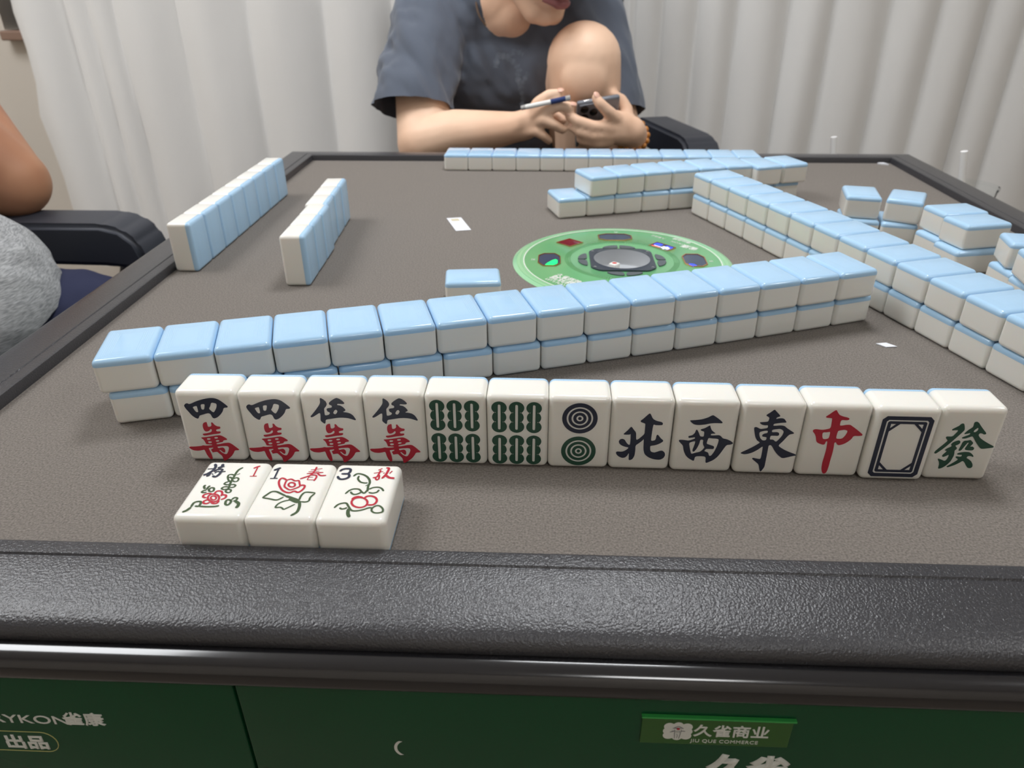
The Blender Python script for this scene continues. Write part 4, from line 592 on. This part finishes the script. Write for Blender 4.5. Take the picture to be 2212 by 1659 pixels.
LAB=['standing tile with navy 四 over red 萬, leftmost of the face-out hand','standing tile with navy 四 over red 萬, second from the left in the hand',
'standing tile with navy 伍 over red 萬, third from the left in the hand','standing tile with navy 伍 over red 萬, beside the bamboo tiles',
'standing six-bamboo tile with green sticks, the left one of two','standing six-bamboo tile with green sticks, the right one of two, beside the circles tile',
'standing tile with a navy circle above a green circle','standing tile with navy 北 character','standing tile with navy 西 character','standing tile with navy 東 character',
'standing tile with red 中 character','standing tile with an empty navy double frame','standing tile with green 發 character at the right end of the hand']
hp=[]
for i,(x,y) in enumerate(HAND):
    if i: x=max(x,hp[-1]+32.06)
    hp.append(x)
shift=sum(a-b[0] for a,b in zip(hp,HAND))/13
for i,(w,lab) in enumerate(zip(WHO,LAB)):
    x=hp[i]-shift; y=HAND[i][1]-(1.6 if i==11 else 0)
    t=tile('stand',x/1000,y/1000+TD/2,0,-.6 if i>6 else .5 if i<4 else -.2,lab,'face-out hand of thirteen tiles')
    if w in('fourwan','fivewan'):
        glyph(t,'number_character',GL['four' if w=='fourwan' else 'five'],'ink_black',w); glyph(t,'ten_thousand_character',GL['wan'],'ink_red','wan')
    elif w=='bam':
        for j in range(6):
            cx=(-9.4,-.4,8.6)[j%3]; cy,hh=((31.4,9.2),(11.3,9.0))[j//3]
            glyph(t,'bamboo_stick',[bamboo_poly(cx,cy,4.0,hh),slot(cx,cy,.75,hh-1.6)],'ink_green','bam%d'%j)
    elif w=='dot':
        for cy,c,k in ((31.7,'ink_black','a'),(11.5,'ink_green','b')):
            glyph(t,'circle_mark',[circ(0.1,cy,9.1,9.1),circ(.1,cy,6.8,6.8),circ(.1,cy,5.9,5.9),circ(.1,cy,4.3,4.3),circ(.1,cy,3.4,3.4),circ(.1,cy,1.8,1.8),circ(.1,cy,.9,.9)],c,'dot'+k)
    elif w=='white':
        def rr(x0,x1,z0,z1,r): return [(x0+r,z0),(x1-r,z0),(x1,z0+r),(x1,z1-r),(x1-r,z1),(x0+r,z1),(x0,z1-r),(x0,z0+r)]
        x0,x1,z0,z1=-12.4,12.6,2.9,39.4
        P=[rr(x0,x1,z0,z1,2),rr(x0+2.2,x1-2.2,z0+2.1,z1-2.1,1),rr(x0+3.0,x1-3.0,z0+2.9,z1-2.9,.7),rr(x0+4.5,x1-4.5,z0+4.3,z1-4.3,4.6)]
        for sx in (-1,1):
            for sz in (-1,1):
                cx=(x0+4.6) if sx<0 else (x1-4.6); cz=(z0+4.4) if sz<0 else (z1-4.4)
                P.append([(cx,cz),(cx-sx*2.6,cz),(cx,cz-sz*2.6)])
        glyph(t,'frame_mark',P,'ink_black','white',0)
    else: glyph(t,'character',GL[w],{'center':'ink_red','fortune':'ink_green'}.get(w,'ink_black'),w)
# three flower tiles lying face up at the near rim
def ribbon(bm,pts,w,z):
    P=smooth_path([(p[0],p[1],0) for p in pts],5); n=len(P); Ls=[];Rs=[]
    closed=(Vector(pts[0])-Vector(pts[-1])).length<.4 and len(pts)>3
    for i,p in enumerate(P):
        d=(P[min(i+1,n-1)]-P[max(i-1,0)]); d=d.normalized() if d.length>1e-6 else Vector((1,0,0)); q=Vector((-d.y,d.x,0))
        k=1 if closed else min(1,.55+.45*min(i,n-1-i)/2)
        Ls.append(bm.verts.new(((p.x+q.x*w/2*k)/1000,(p.y+q.y*w/2*k)/1000,z))); Rs.append(bm.verts.new(((p.x-q.x*w/2*k)/1000,(p.y-q.y*w/2*k)/1000,z)))
    for i in range(n-1): bm.faces.new((Rs[i],Rs[i+1],Ls[i+1],Ls[i]))
FT=(('plum',182.2,'face-up flower tile with navy 梅 and red 1, leftmost of the three'),('spring',214.4,'face-up flower tile with navy 1, red 春 and a rose'),('autumn',246.6,'face-up flower tile with navy 3, red 秋 and two red fruits'))
for key,x,lab in FT:
    t=tile('up',x/1000,.0228,0,0,lab,'face-up flower tiles at the near rim')
    for j,(c,mn) in enumerate((('green','ink_olive'),('red','ink_red'),('black','ink_black'))):
        bm=B()
        for q,(w,pts) in enumerate(FL[key][c]): ribbon(bm,pts,w*1.3,TD+.00005+.00006*j+.000003*q)
        bmesh.ops.recalc_face_normals(bm,faces=bm.faces[:]); put(t,{'black':'navy_character','red':'red_drawing','green':'green_leaves'}[c],as_mesh(bm,key+c,False),mn)
# face-down walls and rows
def row(kind,pts,z,labels,group):
    for (x,y,a),lb in zip(pts,labels): tile(kind,x/1000,y/1000,z,a,lb,group)
def ords(fmt,n,start=0): return [fmt%ORD[i+start] for i in range(n)]
row('down',L_['near_bot'],0,ords('blue-backed tile, %s from the left in the lower layer of the near wall',16),'near wall, lower layer')
row('down',L_['near_top'],TD,ords('blue-backed tile, %s from the left in the upper layer of the near wall',16),'near wall, upper layer')
row('down',L_['right_bot'],0,ords('blue-backed tile, %s from the far end, lower layer of the right wall',len(L_['right_bot'])),'right wall, lower layer')
row('down',L_['right_top'],TD,ords('blue-backed tile, %s from the far end, upper layer of the right wall',len(L_['right_top'])),'right wall, upper layer')
row('down',L_['far'],0,ords('blue-backed tile, %s from the left in the single far row',13),'far single row')
row('down',L_['mid_bot'],0,ords('blue-backed tile, %s from the left in the lower layer of the far wall',9),'far wall, lower layer')
row('down',L_['mid_top'],TD,ords('blue-backed tile, %s from the left in the upper layer of the far wall',8),'far wall, upper layer')
row('stand',[(x,y,a-180) for x,y,a in L_['left']],0,ords('blue-backed standing tile, %s from the near end of the row by the left rim',8),'standing row on the left rim')
row('stand',[(x,y,a-180) for x,y,a in L_['left2']],0,ords('blue-backed standing tile, %s from the near end of the shorter left row',6),'shorter standing row on the left')
tile('down',.2738,.3035,0,-84,'single blue-backed tile lying alone between the near wall and the green console','loose tiles')
SCAT=[(640.5,482.0,0,-9,'lower tile beneath the left tilted tile of the far right pair'),(673.8,471.5,0,-14,'lower tile beneath the right tilted tile of the far right pair'),
(641.0,486.6,1,-13,'blue-backed upper tile, left one of the splayed pair by the far right corner'),(678.6,471.6,1,-28,'blue-backed upper tile, right one of the splayed pair by the far right corner'),
(700,423.5,0,-78,'lower tile at the back of the stack of four by the right rim'),(701.5,389.5,0,-78,'lower tile at the front of the stack of four by the right rim'),
(704,428.5,1,-79,'blue-backed upper tile at the back of the stack of four by the right rim'),(706,394,1,-77,'blue-backed upper tile at the front of the stack of four by the right rim'),
(721.5,335.5,0,-87,'lower tile of the nearer right stack, far one at the picture edge'),(719.5,301.5,0,-88,'lower tile of the nearer right stack, near one at the picture edge'),
(724.5,339.5,1,-102,'tilted blue-backed upper tile on the far end of the nearer right stack'),(718.5,300.5,1,-99,'blue-backed upper tile on the near end of the nearer right stack')]
for x,y,k,a,lb in SCAT: tile('down',x/1000,y/1000,TD*k,a,lb,'disturbed stacks along the right rim')
# small white things on the felt
t=thing('paper_label',(.2398,.5078,0),'small white paper label lying flat left of the far wall','label')
bm=B(); prism(bm,[(.2245,.5283),(.2399,.5315),(.2549,.4878),(.2395,.4840)],.0002,.0006); obj('label_sheet',bm,M['paper'],t,False)
bm=B(); prism(bm,[(.2290,.5250),(.2372,.5268),(.2400,.5190),(.2318,.5172)],.0006,.0007); obj('tan_print',bm,M['chip'],t,False)
bm=B(); prism(bm,[(.567,.232),(.5745,.2335),(.580,.2275),(.572,.2265)],.0002,.0008); tag(obj('paper_scrap',bm,M['paper'],smooth=False),'tiny white paper scrap at the right end of the near wall','scrap','white paper scraps')
bm=B(); prism(bm,[(.786,.800),(.794,.801),(.798,.792),(.791,.795)],.0002,.0022); tag(obj('paper_scrap',bm,M['paper'],smooth=False),'tiny white scrap in the far right corner of the felt','scrap','white paper scraps')

# ------------------------------------------------------------------ chairs
V3=Vector
def chair(x,y,rz,label,arms):
    t=thing('office_chair',(x,y,FZ),label,'chair',group='office chairs')
    R=Matrix.Translation((x,y,0))@Matrix.Rotation(rz,4,'Z')
    def part(name,bm,ang=40):
        bmesh.ops.transform(bm,matrix=R,verts=bm.verts[:]); return obj(name,bm,M['chair'],t,ang=ang)
    bm=B(); box(bm,(-.235,-.235,-.36),(.235,.235,-.30),.025,4); part('seat',bm)
    bm=B(); n=10
    for k in range(n):      # gently curved back
        z0=-.24+.62*k/n; z1=-.24+.62*(k+1)/n+.002; yb=.19+.05*(k/n)**1.5+.012*math.sin(k*.7)
        box(bm,(-.215+.012*abs(k-4)/5,yb,z0),(.215-.012*abs(k-4)/5,yb+.04,z1),.008,2)
    part('backrest',bm)
    for s in (-1,1):
        bm=B(); xa=s*.27; arm_z=arms[0] if s<0 else arms[1]
        prof=[(.12,arm_z-.052),(.12,arm_z-.010),(.10,arm_z),(-.115,arm_z),(-.140,arm_z-.006),(-.158,arm_z-.022),(-.166,arm_z-.048),(-.150,arm_z-.060),(-.115,arm_z-.056)]
        A=[[bm.verts.new((xa+w,yy,zz)) for yy,zz in prof] for w in (-.036,.036)]
        bm.faces.new(A[0]); bm.faces.new(A[1][::-1])
        for k in range(len(prof)): bm.faces.new((A[0][k],A[0][(k+1)%len(prof)],A[1][(k+1)%len(prof)],A[1][k]))
        bmesh.ops.recalc_face_normals(bm,faces=bm.faces[:]); bmesh.ops.bevel(bm,geom=bm.edges[:],offset=.007,segments=3,affect='EDGES')
        a=part('armrest',bm,60)
        bm=B(); tube(bm,smooth_path([(xa,-.135,arm_z-.05),(xa,-.105,arm_z-.13),(xa*.98,-.03,-.33),(xa*.7,-.0,-.345)],5),.019,12); bmesh.ops.transform(bm,matrix=R,verts=bm.verts[:]); obj('armrest_support',bm,M['chair'],a,ang=60)
    bm=B(); box(bm,(-.04,.16,-.40),(.04,.20,.0),.01); part('back_bracket',bm)
    bm=B(); lathe(bm,[(0,-.37),(.028,-.37),(.028,-.62),(.045,-.64),(.045,-.69),(0,-.69)],(0,0,0),20); part('column',bm)
    for k in range(5):
        a=2*PI*k/5+.3; bm=B(); tube(bm,[(.03*math.cos(a),.03*math.sin(a),-.665),(.27*math.cos(a),.27*math.sin(a),-.695)],[.024,.015],10); lg=part('base_leg',bm)
        bm=B(); c=V3((.27*math.cos(a),.27*math.sin(a),-.7345)); bmesh.ops.create_uvsphere(bm,u_segments=14,v_segments=8,radius=.0255,matrix=Matrix.Translation(c)); tube(bm,[c,c+V3((0,0,.04))],.009,8); bmesh.ops.transform(bm,matrix=R,verts=bm.verts[:]); obj('caster',bm,M['chair'],lg)
    return t
chair(.326,1.262,RAD(15),'black office chair behind the far edge, under the person in black',(-.11,-.040))
chair(-.345,.395,RAD(90),'black office chair left of the table, under the person in grey',(-.042,-.042))

# ------------------------------------------------------------------ person across the table
def wrinkle(amp,scale,ax,seed=0):
    d=V3(ax).normalized()
    def f(bm):
        bm.normal_update()
        for v in bm.verts:
            p=v.co; q=p-d*p.dot(d)*.78
            n=noise.noise((q.x*scale+seed,q.y*scale,q.z*scale))+.5*noise.noise((q.x*scale*2.1,q.y*scale*2.1+seed,q.z*scale*2.1))
            v.co=p+v.normal*n*amp
    return f
def cut(bm,c,nrm,rad):
    c=V3(c);nrm=V3(nrm).normalized()
    g=[f for f in bm.faces if (f.calc_center_median()-c).length<rad]
    es={e for f in g for e in f.edges}; vs={v for f in g for v in f.verts}
    bmesh.ops.bisect_plane(bm,geom=list(vs)+list(es)+g,plane_co=c,plane_no=nrm,clear_outer=True)
def face_prims(hm,s=1):
    P=lambda x,y,z: hm@V3((x*s,y*s,z*s))
    rm=hm.to_3x3()
    e=lambda c,r: ('e',P(*c),tuple(q*s for q in r),rm)
    c=lambda a,ra,b,rb: ('c',P(*a),ra*s,P(*b),rb*s)
    return [e((0,-.015,.035),(.076,.096,.090)),e((0,.026,-.035),(.062,.064,.074)),e((0,.064,-.100),(.024,.018,.018)),
      c((-.053,.0,-.055),.022,(-.017,.062,-.100),.017),c((.053,.0,-.055),.022,(.017,.062,-.100),.017),
      e((-.034,.055,-.028),(.03,.030,.034)),e((.034,.055,-.028),(.03,.030,.034)),
      c((0,.086,.006),.011,(0,.108,-.028),.013),e((-.012,.096,-.034),(.009,.011,.008)),e((.012,.096,-.034),(.009,.011,.008)),
      e((0,.080,-.062),(.026,.014,.012)),c((-.040,.078,.030),.012,(.040,.078,.030),.012),
      e((-.077,-.012,-.010),(.010,.022,.032)),e((.077,-.012,-.010),(.010,.022,.032))]
def head_extras(t,body,hm,s=1):
    P=lambda x,y,z: hm@V3((x*s,y*s,z*s)); rm=hm.to_3x3()
    for nm,z,r in (('upper_lip',-.062,.0058),('lower_lip',-.0725,.0070)):
        bm=B(); tube(bm,smooth_path([P(-.024,.082,z-.001),P(-.010,.0925,z+.001),P(0,.0935,z),P(.010,.0925,z+.001),P(.024,.082,z-.001)],4),[r*s*q for q in (.25,.45,.65,.8,.9,.95,1,1,1,1,.95,.9,.8,.65,.5,.4,.25)],10); obj(nm,bm,M['lip'],body)
    for sx in (-1,1):
        bm=B(); bmesh.ops.create_uvsphere(bm,u_segments=16,v_segments=10,radius=.0125*s,matrix=Matrix.Translation(P(sx*.031,.074,.008))); obj('eye',bm,M['eye'],body)
        bm=B(); bmesh.ops.create_uvsphere(bm,u_segments=12,v_segments=8,radius=.0062*s,matrix=Matrix.Translation(P(sx*.031,.0815,.004))); obj('iris',bm,M['lens'],body)
    pr=[('e',P(0,-.030,.050),(.083*s,.100*s,.090*s),rm),('c',P(-.055,.05,.085),.022*s,P(.055,.05,.085),.022*s),('e',P(-.070,.0,.03),(.014*s,.03*s,.045*s),rm),('e',P(.070,.0,.03),(.014*s,.03*s,.045*s),rm)]
    blob('hair',pr,.005*s,M['hair'],body,3)
def frame(f,c,upv=(0,0,1)):
    f=V3(f).normalized(); u=V3(upv); u=(u-f*u.dot(f)).normalized(); x=f.cross(u)
    m=Matrix((x,f,u)).transposed().to_4x4(); m.translation=V3(c); return m
pt=thing('person',(.32,1.15,FZ),'person in a black T-shirt across the table, knee raised, looking at a phone','person')
f=V3((.50,-.78,-.42)).normalized(); hm=frame(f,(0,0,0),(.10,0,1))
hc=V3((.3205,.985,.1615))-(hm@V3((0,.066,-.118))); hm.translation=hc
H={'r_fore':[(.137,.952,-.004,.043),(.1899,.940,.0117,.037),(.2452,.930,.0192,.029),(.2776,.925,.0243,.0235)],
'r_palm':[(.2776,.925,.0243,.0225),(.2900,.9205,.0300,.0200),(.3055,.916,.0400,.0145)],'r_palm2':[(.2800,.924,.0225,.0205),(.2960,.919,.0235,.0175),(.3040,.914,.0215,.0125)],'r_palm3':[(.282,.923,.0245,.020),(.297,.9175,.029,.0165),(.3065,.912,.0325,.0135)],
'r_index':[(.3075,.914,.0455,.0100),(.3178,.908,.0631,.0092),(.3341,.905,.0745,.0083),(.3484,.908,.0760,.0072)],
'r_middle':[(.3090,.910,.0415,.0100),(.3290,.902,.0536,.0092),(.3494,.898,.0607,.0084),(.3666,.902,.0582,.0074)],
'r_ring':[(.3080,.908,.0334,.0098),(.3251,.898,.0404,.0088),(.3417,.897,.0341,.0080),(.3551,.902,.0260,.0073)],
'r_pinky':[(.3029,.908,.0215,.0088),(.3156,.900,.0239,.0079),(.3269,.900,.0172,.0073),(.3354,.905,.0095,.0066)],
'r_thumb':[(.2960,.930,.0341,.0120),(.3221,.932,.0412,.0102),(.3411,.928,.0419,.0093),(.3545,.922,.0362,.0080)],
'l_fore':[(.450,.990,-.025,.040),(.457,.963,-.006,.034),(.4615,.946,.009,.027),(.4601,.932,.0178,.0235)],
'l_palm':[(.4601,.932,.0178,.0225),(.4445,.924,.0290,.0200),(.4340,.917,.0375,.0145)],'l_palm2':[(.4580,.930,.0160,.021),(.4390,.919,.0180,.0175),(.4255,.912,.0165,.0125)],'l_palm3':[(.458,.930,.018,.021),(.441,.919,.0245,.0165),(.427,.912,.0270,.0135)],
'l_index':[(.4343,.910,.0411,.0102),(.4205,.902,.0529,.0092),(.4089,.899,.0637,.0083),(.4033,.902,.0703,.0074)],
'l_middle':[(.4250,.908,.0275,.0102),(.3985,.898,.0315,.0092),(.3788,.897,.0385,.0084),(.3650,.902,.0445,.0074)],
'l_ring':[(.4235,.908,.0165,.0098),(.4005,.898,.0174,.0088),(.3822,.897,.0229,.0080),(.3711,.902,.0286,.0072)],
'l_pinky':[(.4240,.910,.0065,.0088),(.4067,.902,.0051,.0079),(.3912,.901,.0085,.0072),(.3814,.904,.0119,.0065)],
'l_thumb':[(.4528,.940,.0321,.0125),(.4535,.950,.0472,.0104),(.4450,.953,.0605,.0094),(.4323,.950,.0678,.0080)]}
prims=[]
for k,v in H.items(): prims+=chain(v)
prims+=chain([(.140,1.105,.170,.048),(.128,1.03,.09,.045),(.137,.952,-.004,.0425)])
prims+=chain([(.388,1.105,.172,.050),(.420,1.045,.08,.046),(.450,.99,-.025,.0405)])
prims+=[('e',V3((.285,1.155,.12)),(.150,.085,.12)),('c',V3((.30,1.20,.03)),.115,V3((.325,1.29,-.19)),.125),('c',V3((.272,1.115,.175)),.070,V3((.288,1.075,.235)),.056),('c',V3((.288,1.075,.235)),.056,hm@V3((0,-.02,-.03)),.056),
        ('c',V3((.258,1.075,.172)),.040,V3((.275,1.062,.172)),.036),('e',V3((.268,1.075,.185)),(.062,.045,.044))]
prims+=face_prims(hm)
prims+=[('e',V3((.3865,.9455,.092)),(.036,.018,.038))]
# raised left leg, other leg down
prims+=chain([(.41,1.30,-.20,.080),(.392,1.06,.055,.066),(.3874,.988,.112,.056)])+[('e',V3((.3872,.972,.108)),(.052,.036,.052))]
prims+=chain([(.3872,.988,.112,.0575),(.391,.990,.073,.056),(.396,1.0,.037,.0535),(.403,1.03,-.034,.056),(.41,1.06,-.14,.047),(.412,1.075,-.245,.034)])+chain([(.412,1.085,-.275,.030),(.40,1.02,-.285,.026),(.395,.97,-.287,.020)])
prims+=chain([(.24,1.28,-.21,.080),(.205,1.0,-.245,.062)])+chain([(.205,.99,-.25,.056),(.215,1.01,-.42,.050),(.225,1.02,-.66,.034)])+chain([(.225,1.03,-.72,.032),(.215,.90,-.735,.022)])
body=blob('body',prims,.0034,M['skin'],pt,5,fac=.5)
head_extras(pt,body,hm)
def tee_post(bm):
    cut(bm,(.118,.988,.043),(-.02,-.42,-.9),.115); cut(bm,(.430,1.012,.030),(.14,-.42,-.9),.105)
    wrinkle(.0085,30,(.55,-.35,-.75),2)(bm)
    wrinkle(.0035,44,(.55,-.35,-.75),7)(bm)
    for v in bm.verts:      # drop the neckline
        pass
tee=[('e',V3((.285,1.155,.115)),(.178,.108,.135)),('c',V3((.295,1.20,.03)),.142,V3((.325,1.285,-.17)),.152),('c',V3((.21,1.115,.165)),.075,V3((.36,1.12,.165)),.078),
     ('c',V3((.22,1.11,.08)),.085,V3((.36,1.12,.08)),.088)]
tee+=chain([(.148,1.105,.170,.067),(.124,1.035,.095,.066),(.115,.985,.035,.064),(.112,.955,-.01,.063)])
tee+=chain([(.386,1.11,.172,.068),(.412,1.055,.095,.065),(.428,1.02,.035,.060),(.441,.995,-.02,.058)])
o=blob('t_shirt',tee,.0045,M['tee_black'],pt,4,tee_post)
sh=[('e',V3((.325,1.30,-.20)),(.175,.13,.11))]+chain([(.41,1.30,-.19,.098),(.398,1.14,-.03,.088)])+chain([(.24,1.28,-.20,.096),(.212,1.03,-.24,.082)])
blob('shorts',sh,.007,M['navy'],pt,4,lambda bm:(cut(bm,(.398,1.13,-.02),(-.05,-.7,.7),.13),cut(bm,(.213,1.04,-.24),(-.1,-1,-.12),.12)))
bm=B(); tube(bm,smooth_path([(.222,1.098,.235),(.216,1.062,.205),(.2215,1.030,.178),(.2335,1.021,.160)],6),.0016,8); obj('necklace_cord',bm,M['cord'],pt)
bm=B()
ax=(V3((.4615,.946,.009))-V3((.457,.963,-.006))).normalized(); e1=ax.orthogonal().normalized(); e2=ax.cross(e1); bc=V3((.4612,.942,.0125))
for k in range(17):
    a=2*PI*k/17; bmesh.ops.create_uvsphere(bm,u_segments=10,v_segments=7,radius=.0050,matrix=Matrix.Translation(bc+(e1*math.cos(a)+e2*math.sin(a))*.0275))
obj('bead_bracelet',bm,M['bead'],pt)
for k in ('r_index','r_middle','l_index','l_middle','l_ring'):
    a=V3(H[k][-2][:3]); b=V3(H[k][-1][:3]); d=(b-a).normalized(); nn=V3((0,-.55,.83)); nn=(nn-d*nn.dot(d)).normalized(); x=d.cross(nn)
    mm=Matrix((x,d,nn)).transposed().to_4x4(); mm.translation=b+nn*H[k][-1][3]*.80+d*.002
    bm=B(); bmesh.ops.create_uvsphere(bm,u_segments=12,v_segments=8,radius=1,matrix=mm@Matrix.Diagonal((.0046,.0058,.0016,1))); obj('finger_nail',bm,M['nail'],pt)
# things in the hands
ph=thing('smartphone',(.41,.927,.03),'graphite smartphone held in the left hand of the person in black','phone')
px=(V3((.4364,.925,.0712))-V3((.3757,.915,.0628))).normalized(); py=(V3((.3891,.94,.0316))-V3((.3757,.915,.0628))); py=(py-px*py.dot(px)).normalized()
pz=px.cross(py); 
if pz.y>0: pz=-pz
PM=Matrix((px,py,px.cross(py))).transposed().to_4x4(); sgn=1 if px.cross(py).dot(V3((0,-1,0)))>0 else -1
PM.translation=V3((.3757,.9175,.0628))
def pbox(lo,hi,bev,seg=3):
    bm=B(); box(bm,lo,hi,bev,seg); bmesh.ops.transform(bm,matrix=PM,verts=bm.verts[:]); bmesh.ops.recalc_face_normals(bm,faces=bm.faces[:]); return bm
zb=sgn
obj('phone_body',pbox((0,0,-.0042),(.066,.135,.0042),.0036),M['phone'],ph)
obj('screen',pbox((.003,.003,-zb*.0042-.0003),(.063,.132,-zb*.0042+.0003),.0002),M['screen'],ph)
cb=obj('camera_bump',pbox((.003,.003,min(zb*.004,zb*.006)),(.033,.036,max(zb*.004,zb*.006)),.0009),M['phone'],ph)
for cx,cy in ((.011,.011),(.011,.027),(.025,.019)):
    bm=B(); lathe(bm,[(.0062,0),(.0062,.0016),(.0050,.0022),(0,.0022)],(0,0,0),24); 
    bmesh.ops.transform(bm,matrix=PM@Matrix.Translation((cx,cy,zb*.006))@(Matrix() if zb>0 else Matrix.Rotation(PI,4,'X')),verts=bm.verts[:]); obj('lens',bm,M['lens'],cb)
obj('side_button',pbox((.010,-.0006,-.0012),(.020,.0006,.0012),.0004),M['silver'],ph)
cg=thing('cigarette',(.33,.893,.0572),'white cigarette in a blue-banded holder between the fingers of the person in black','cigarette')
cp=[(.2934,.8945,.0575),(.3000,.8938,.0590),(.3369,.8905,.0669),(.3464,.8898,.0689),(.3584,.889,.0717),(.3651,.8885,.0730)]
def seg_tube(a,b,r,name,material,parent=cg): 
    bm=B(); tube(bm,[cp[a],cp[b]],r,14); return obj(name,bm,M[material],parent)
seg_tube(0,1,.0034,'ash','ash'); seg_tube(1,2,.0036,'paper_tube','cig_white'); seg_tube(2,4,.0038,'holder','cig_blue'); seg_tube(4,5,.0041,'holder_tip','silver')
bm=B()
def wisp(pts,r): tube(bm,smooth_path(pts,6),[r*(.6+.5*math.sin(i*.9)**2) for i in range((len(pts)-1)*6+1)],8)
wisp([(.2940,.8945,.0600),(.2960,.897,.0720),(.2925,.898,.0850),(.2975,.90,.0960),(.3040,.90,.1060)],.0042)
wisp([(.2950,.898,.0800),(.2880,.90,.0980),(.2900,.90,.1080),(.2840,.90,.1180),(.2720,.90,.1250),(.2600,.90,.1280),(.2560,.90,.1120)],.0052)
wisp([(.2720,.90,.1250),(.2840,.90,.1330),(.2960,.90,.1290)],.0045)
tag(obj('smoke_wisp',bm,M['smoke']),'thin grey smoke rising from the cigarette before the black T-shirt','smoke',kind='stuff')

# ------------------------------------------------------------------ person at the left edge
lt=thing('person',(-.40,.42,FZ),'person in a grey T-shirt and navy shorts at the left edge, elbow on an armrest','person')
hm2=frame((1,-.1,-.25),(-.47,.44,.47),(0,0,1))
P2=[('e',V3((-.43,.42,-.02)),(.12,.15,.20)),('e',V3((-.47,.42,.20)),(.10,.17,.12)),('c',V3((-.48,.43,.28)),.058,V3((-.475,.44,.40)),.054)]
P2+=chain([(-.50,.615,.225,.058),(-.445,.660,.105,.053),(-.373,.688,.004,.047),(-.366,.689,-.004,.046)])
P2+=chain([(-.366,.689,-.004,.0445),(-.43,.735,.07,.042),(-.475,.71,.20,.028)])+chain([(-.475,.71,.20,.028),(-.47,.66,.265,.024)])
for dx,dy in ((0,0),(.016,.01),(.03,.02),(-.014,-.008)): P2+=chain([(-.47+dx*.4,.66+dy,.265,.012),(-.455+dx,.61+dy*.6,.30+dx*.2,.009),(-.445+dx,.565+dy*.5,.31,.0075)])
P2+=chain([(-.465,.68,.235,.013),(-.44,.65,.26,.010),(-.425,.63,.275,.009)])
P2+=chain([(-.50,.235,.215,.056),(-.46,.18,.08,.05),(-.36,.16,-.03,.045)])+chain([(-.36,.16,-.03,.043),(-.27,.19,-.05,.036),(-.20,.23,-.06,.027)])+chain([(-.20,.23,-.06,.025),(-.15,.255,-.065,.021)])
for k in range(4): P2+=chain([(-.15,.245+.013*k-.02,-.062,.010),(-.115,.25+.013*k-.02,-.068,.009),(-.09,.252+.013*k-.02,-.085,.0078)])
P2+=chain([(-.18,.255,-.06,.012),(-.15,.285,-.06,.010),(-.125,.295,-.065,.009)])
for yy in (.30,.53): P2+=chain([(-.38,yy,-.19,.085),(-.14,yy,-.225,.058)])+chain([(-.13,yy,-.235,.054),(-.15,yy,-.42,.05),(-.17,yy,-.66,.035)])+chain([(-.17,yy,-.725,.03),(-.06,yy,-.735,.022)])
P2+=face_prims(hm2)
b2=blob('body',P2,.005,M['skin2'],lt,5)
head_extras(lt,b2,hm2)
T2=[('e',V3((-.372,.45,-.09)),(.172,.165,.135)),('e',V3((-.43,.42,.06)),(.145,.185,.20)),('e',V3((-.47,.42,.20)),(.118,.195,.125))]
T2+=chain([(-.49,.59,.215,.074),(-.455,.645,.13,.070),(-.43,.665,.09,.068)])+chain([(-.49,.25,.205,.074),(-.47,.20,.11,.068),(-.45,.18,.06,.066)])
def tp2(bm):
    cut(bm,(-.452,.648,.125),(.55,.35,-.75),.10); cut(bm,(-.462,.19,.09),(.4,-.3,-.85),.10)
    cut(bm,(-.23,.53,-.088),(.34,.16,-1),.42)
    wrinkle(.006,24,(.3,.8,-.3),4)(bm)
blob('t_shirt',T2,.006,M['tee_grey'],lt,4,tp2)
S2=[('e',V3((-.40,.42,-.18)),(.165,.185,.13))]
for yy in (.30,.53): S2+=chain([(-.38,yy,-.160,.104),(-.24,yy,-.156,.090),(-.15,yy,-.200,.082)])
blob('shorts',S2,.006,M['navy'],lt,4,wrinkle(.006,22,(0,1,0),9))

# ------------------------------------------------------------------ drinks beyond the right far corner
def stand(x,y,z,label):
    t=thing('side_stool',(x,y,FZ),label,'stool',group='small black stools')
    bm=B(); lathe(bm,[(0,z-.02),(.085,z-.02),(.09,z-.016),(.09,z-.003),(.087,z),(0,z)],(x,y,0),32); obj('stool_top',bm,M['chair'],t)
    for k in range(3):
        a=2*PI*k/3+.4; bm=B(); tube(bm,[(x+.05*math.cos(a),y+.05*math.sin(a),z-.02),(x+.085*math.cos(a),y+.085*math.sin(a),FZ)],.011,10); obj('leg',bm,M['chair'],t)
def drink(x,y,z,top,s0,s1,label):
    t=thing('plastic_cup',(x,y,z),label,'cup',group='lidded drink cups')
    bm=B(); lathe(bm,[(.029,0),(.0295,.001),(.040,top-z-.006),(.041,top-z-.004)],(x,y,z),40); lathe(bm,[(0,.0005),(.029,.0005)],(x,y,z),40); obj('cup_wall',bm,M['clear'],t)
    bm=B(); lathe(bm,[(.0425,top-z-.006),(.042,top-z),(0,top-z)],(x,y,z),40); obj('lid',bm,M['clear'],t)
    bm=B(); tube(bm,[V3(s0)+(V3(s0)-V3(s1)).normalized()*.09,s0,s1],.0048,12); obj('straw',bm,M['straw'],t)
stand(.80,.985,-.16,'small black stool beyond the far table edge, carrying a lidded cup'); drink(.795,.985,-.16,-.036,(.795,.985,-.036),(.789,.985,.0012),'clear lidded cup with a white straw hidden behind the far table edge')
stand(.962,.872,-.17,'small black stool beyond the right far corner, carrying a lidded cup'); drink(.953,.867,-.17,-.044,(.944,.867,-.046),(.934,.867,.004),'clear lidded cup with a white straw beyond the right table edge')
